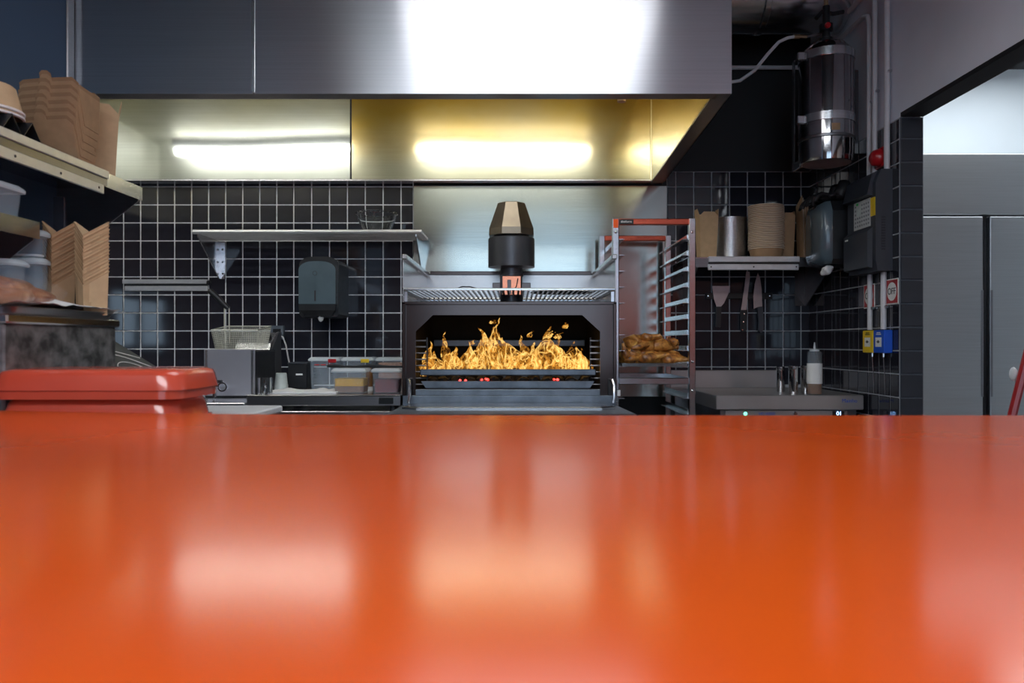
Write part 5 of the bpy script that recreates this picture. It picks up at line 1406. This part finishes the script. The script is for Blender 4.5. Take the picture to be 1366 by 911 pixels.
hs = thing('braided_hose', 'braided hose with a brass end curving between the hood and the gas cylinder', 'hose', (1.1, 3.42, 2.4))
part('hose', MB().tube([(0.815,3.40,2.375),(0.93,3.40,2.378),(1.02,3.41,2.395),(1.09,3.42,2.445),(1.15,3.42,2.52),(1.20,3.42,2.575),(1.245,3.43,2.598),(1.275,3.43,2.603)], 0.0075, 8), M_['pipe'], hs)
part('brass_fitting', MB().tube([(1.272,3.43,2.603),(1.30,3.435,2.606),(1.302,3.435,2.606),(1.335,3.44,2.606)], [0.010,0.010,0.007,0.007], 10), M_['brass'], hs)
part('coupling', MB().tube([(1.333,3.44,2.606),(1.408,3.465,2.63)], 0.006, 8), M_['steel'], hs)
solo('conduit_pipe', MB().tube([(0.82,DW-0.02,2.725),(1.62,DW-0.02,2.725)], 0.0115, 10), M_['pipe'], 'level white conduit across the black wall behind the gas cylinder', 'pipe')
du = thing('air_duct', 'ribbed silver air duct under the ceiling right of the hood', 'duct', (1.1, 3.75, 2.78))
part('pipe', MB().lathe([(0.168,0.815),(0.168,1.20),(0.175,1.205),(0.175,1.23),(0.168,1.235),(0.168,XR-0.01)], (0,3.75,2.925), 40, 'x'), M_['steel'], du)
for k in range(5):
    xx = 0.84+0.024*k
    part('rib', MB().lathe([(0.168,xx-0.005),(0.175,xx),(0.168,xx+0.005)], (0,3.75,2.925), 36, 'x'), M_['steel_dk'], du)

# ------------------------------------------------------------------ next room
fg = thing('refrigerator', 'tall two door stainless refrigerator in the next room', 'refrigerator', (2.7, 4.6, 0))
FY = 4.22
part('cabinet', MB().box(1.96, 3.40, FY+0.05, 4.98, 0.12, 2.265), M_['steel_dk'], fg, smooth=False)
part('top_panel', MB().box(1.96, 3.40, FY+0.004, FY+0.05, 1.925, 2.268, 0.003), M_['steel_fridge'], fg, smooth=False)
for (x0, x1) in ((1.965, 2.632), (2.672, 3.39)):
    dd = part('door', MB().box(x0, x1, FY, FY+0.048, 0.16, 1.914, 0.004), M_['steel_fridge'], fg, smooth=False)
    part('handle', MB().box(x1-0.012 if x0 < 2 else x0, x1 if x0 < 2 else x0+0.012, FY-0.004, FY, 0.9, 1.5, 0.001), M_['steel_dk'], dd, smooth=False)
part('door_gap', MB().box(2.634, 2.670, FY+0.03, FY+0.05, 0.14, 1.92), M_['black'], fg, smooth=False)
for (lx, ly) in ((2.0,4.32),(3.35,4.32),(2.0,4.92),(3.35,4.92)):
    part('foot', MB().box(lx-0.025, lx+0.025, ly-0.025, ly+0.025, 0, 0.12), M_['black'], fg, smooth=False)
# red step ladder, mostly outside the frame
ld = thing('step_ladder', 'red metal step ladder cut by the right edge of the photo', 'ladder', (2.13, 2.83, 0))
def rail(xa, za, xb, zb, y_): part('rail', MB().tube([(xa, y_, za), (xb, y_, zb)], 0.017, 8), M_['red'], ld)
rail(1.755, 0.0, 2.105, 1.38, 3.0); rail(1.755, 0.0, 2.105, 1.38, 2.66)
rail(2.50, 0.0, 2.15, 1.38, 3.0); rail(2.50, 0.0, 2.15, 1.38, 2.66)
for k in range(4):
    t_ = 0.28+0.30*k; xx = 1.775+0.35*t_/1.38
    part('step', MB().box(xx-0.02, xx+0.08, 2.67, 2.99, t_-0.012, t_+0.012, 0.003), M_['black'], ld, smooth=False)
part('top_cap', MB().box(2.05, 2.21, 2.64, 3.02, 1.36, 1.40, 0.01), M_['red'], ld, smooth=False)
part('white_bumper', MB().blob((2.012, 3.03, 1.075), (0.016,0.016,0.03), 0.05, 10, 1, 2), M_['white'], ld)
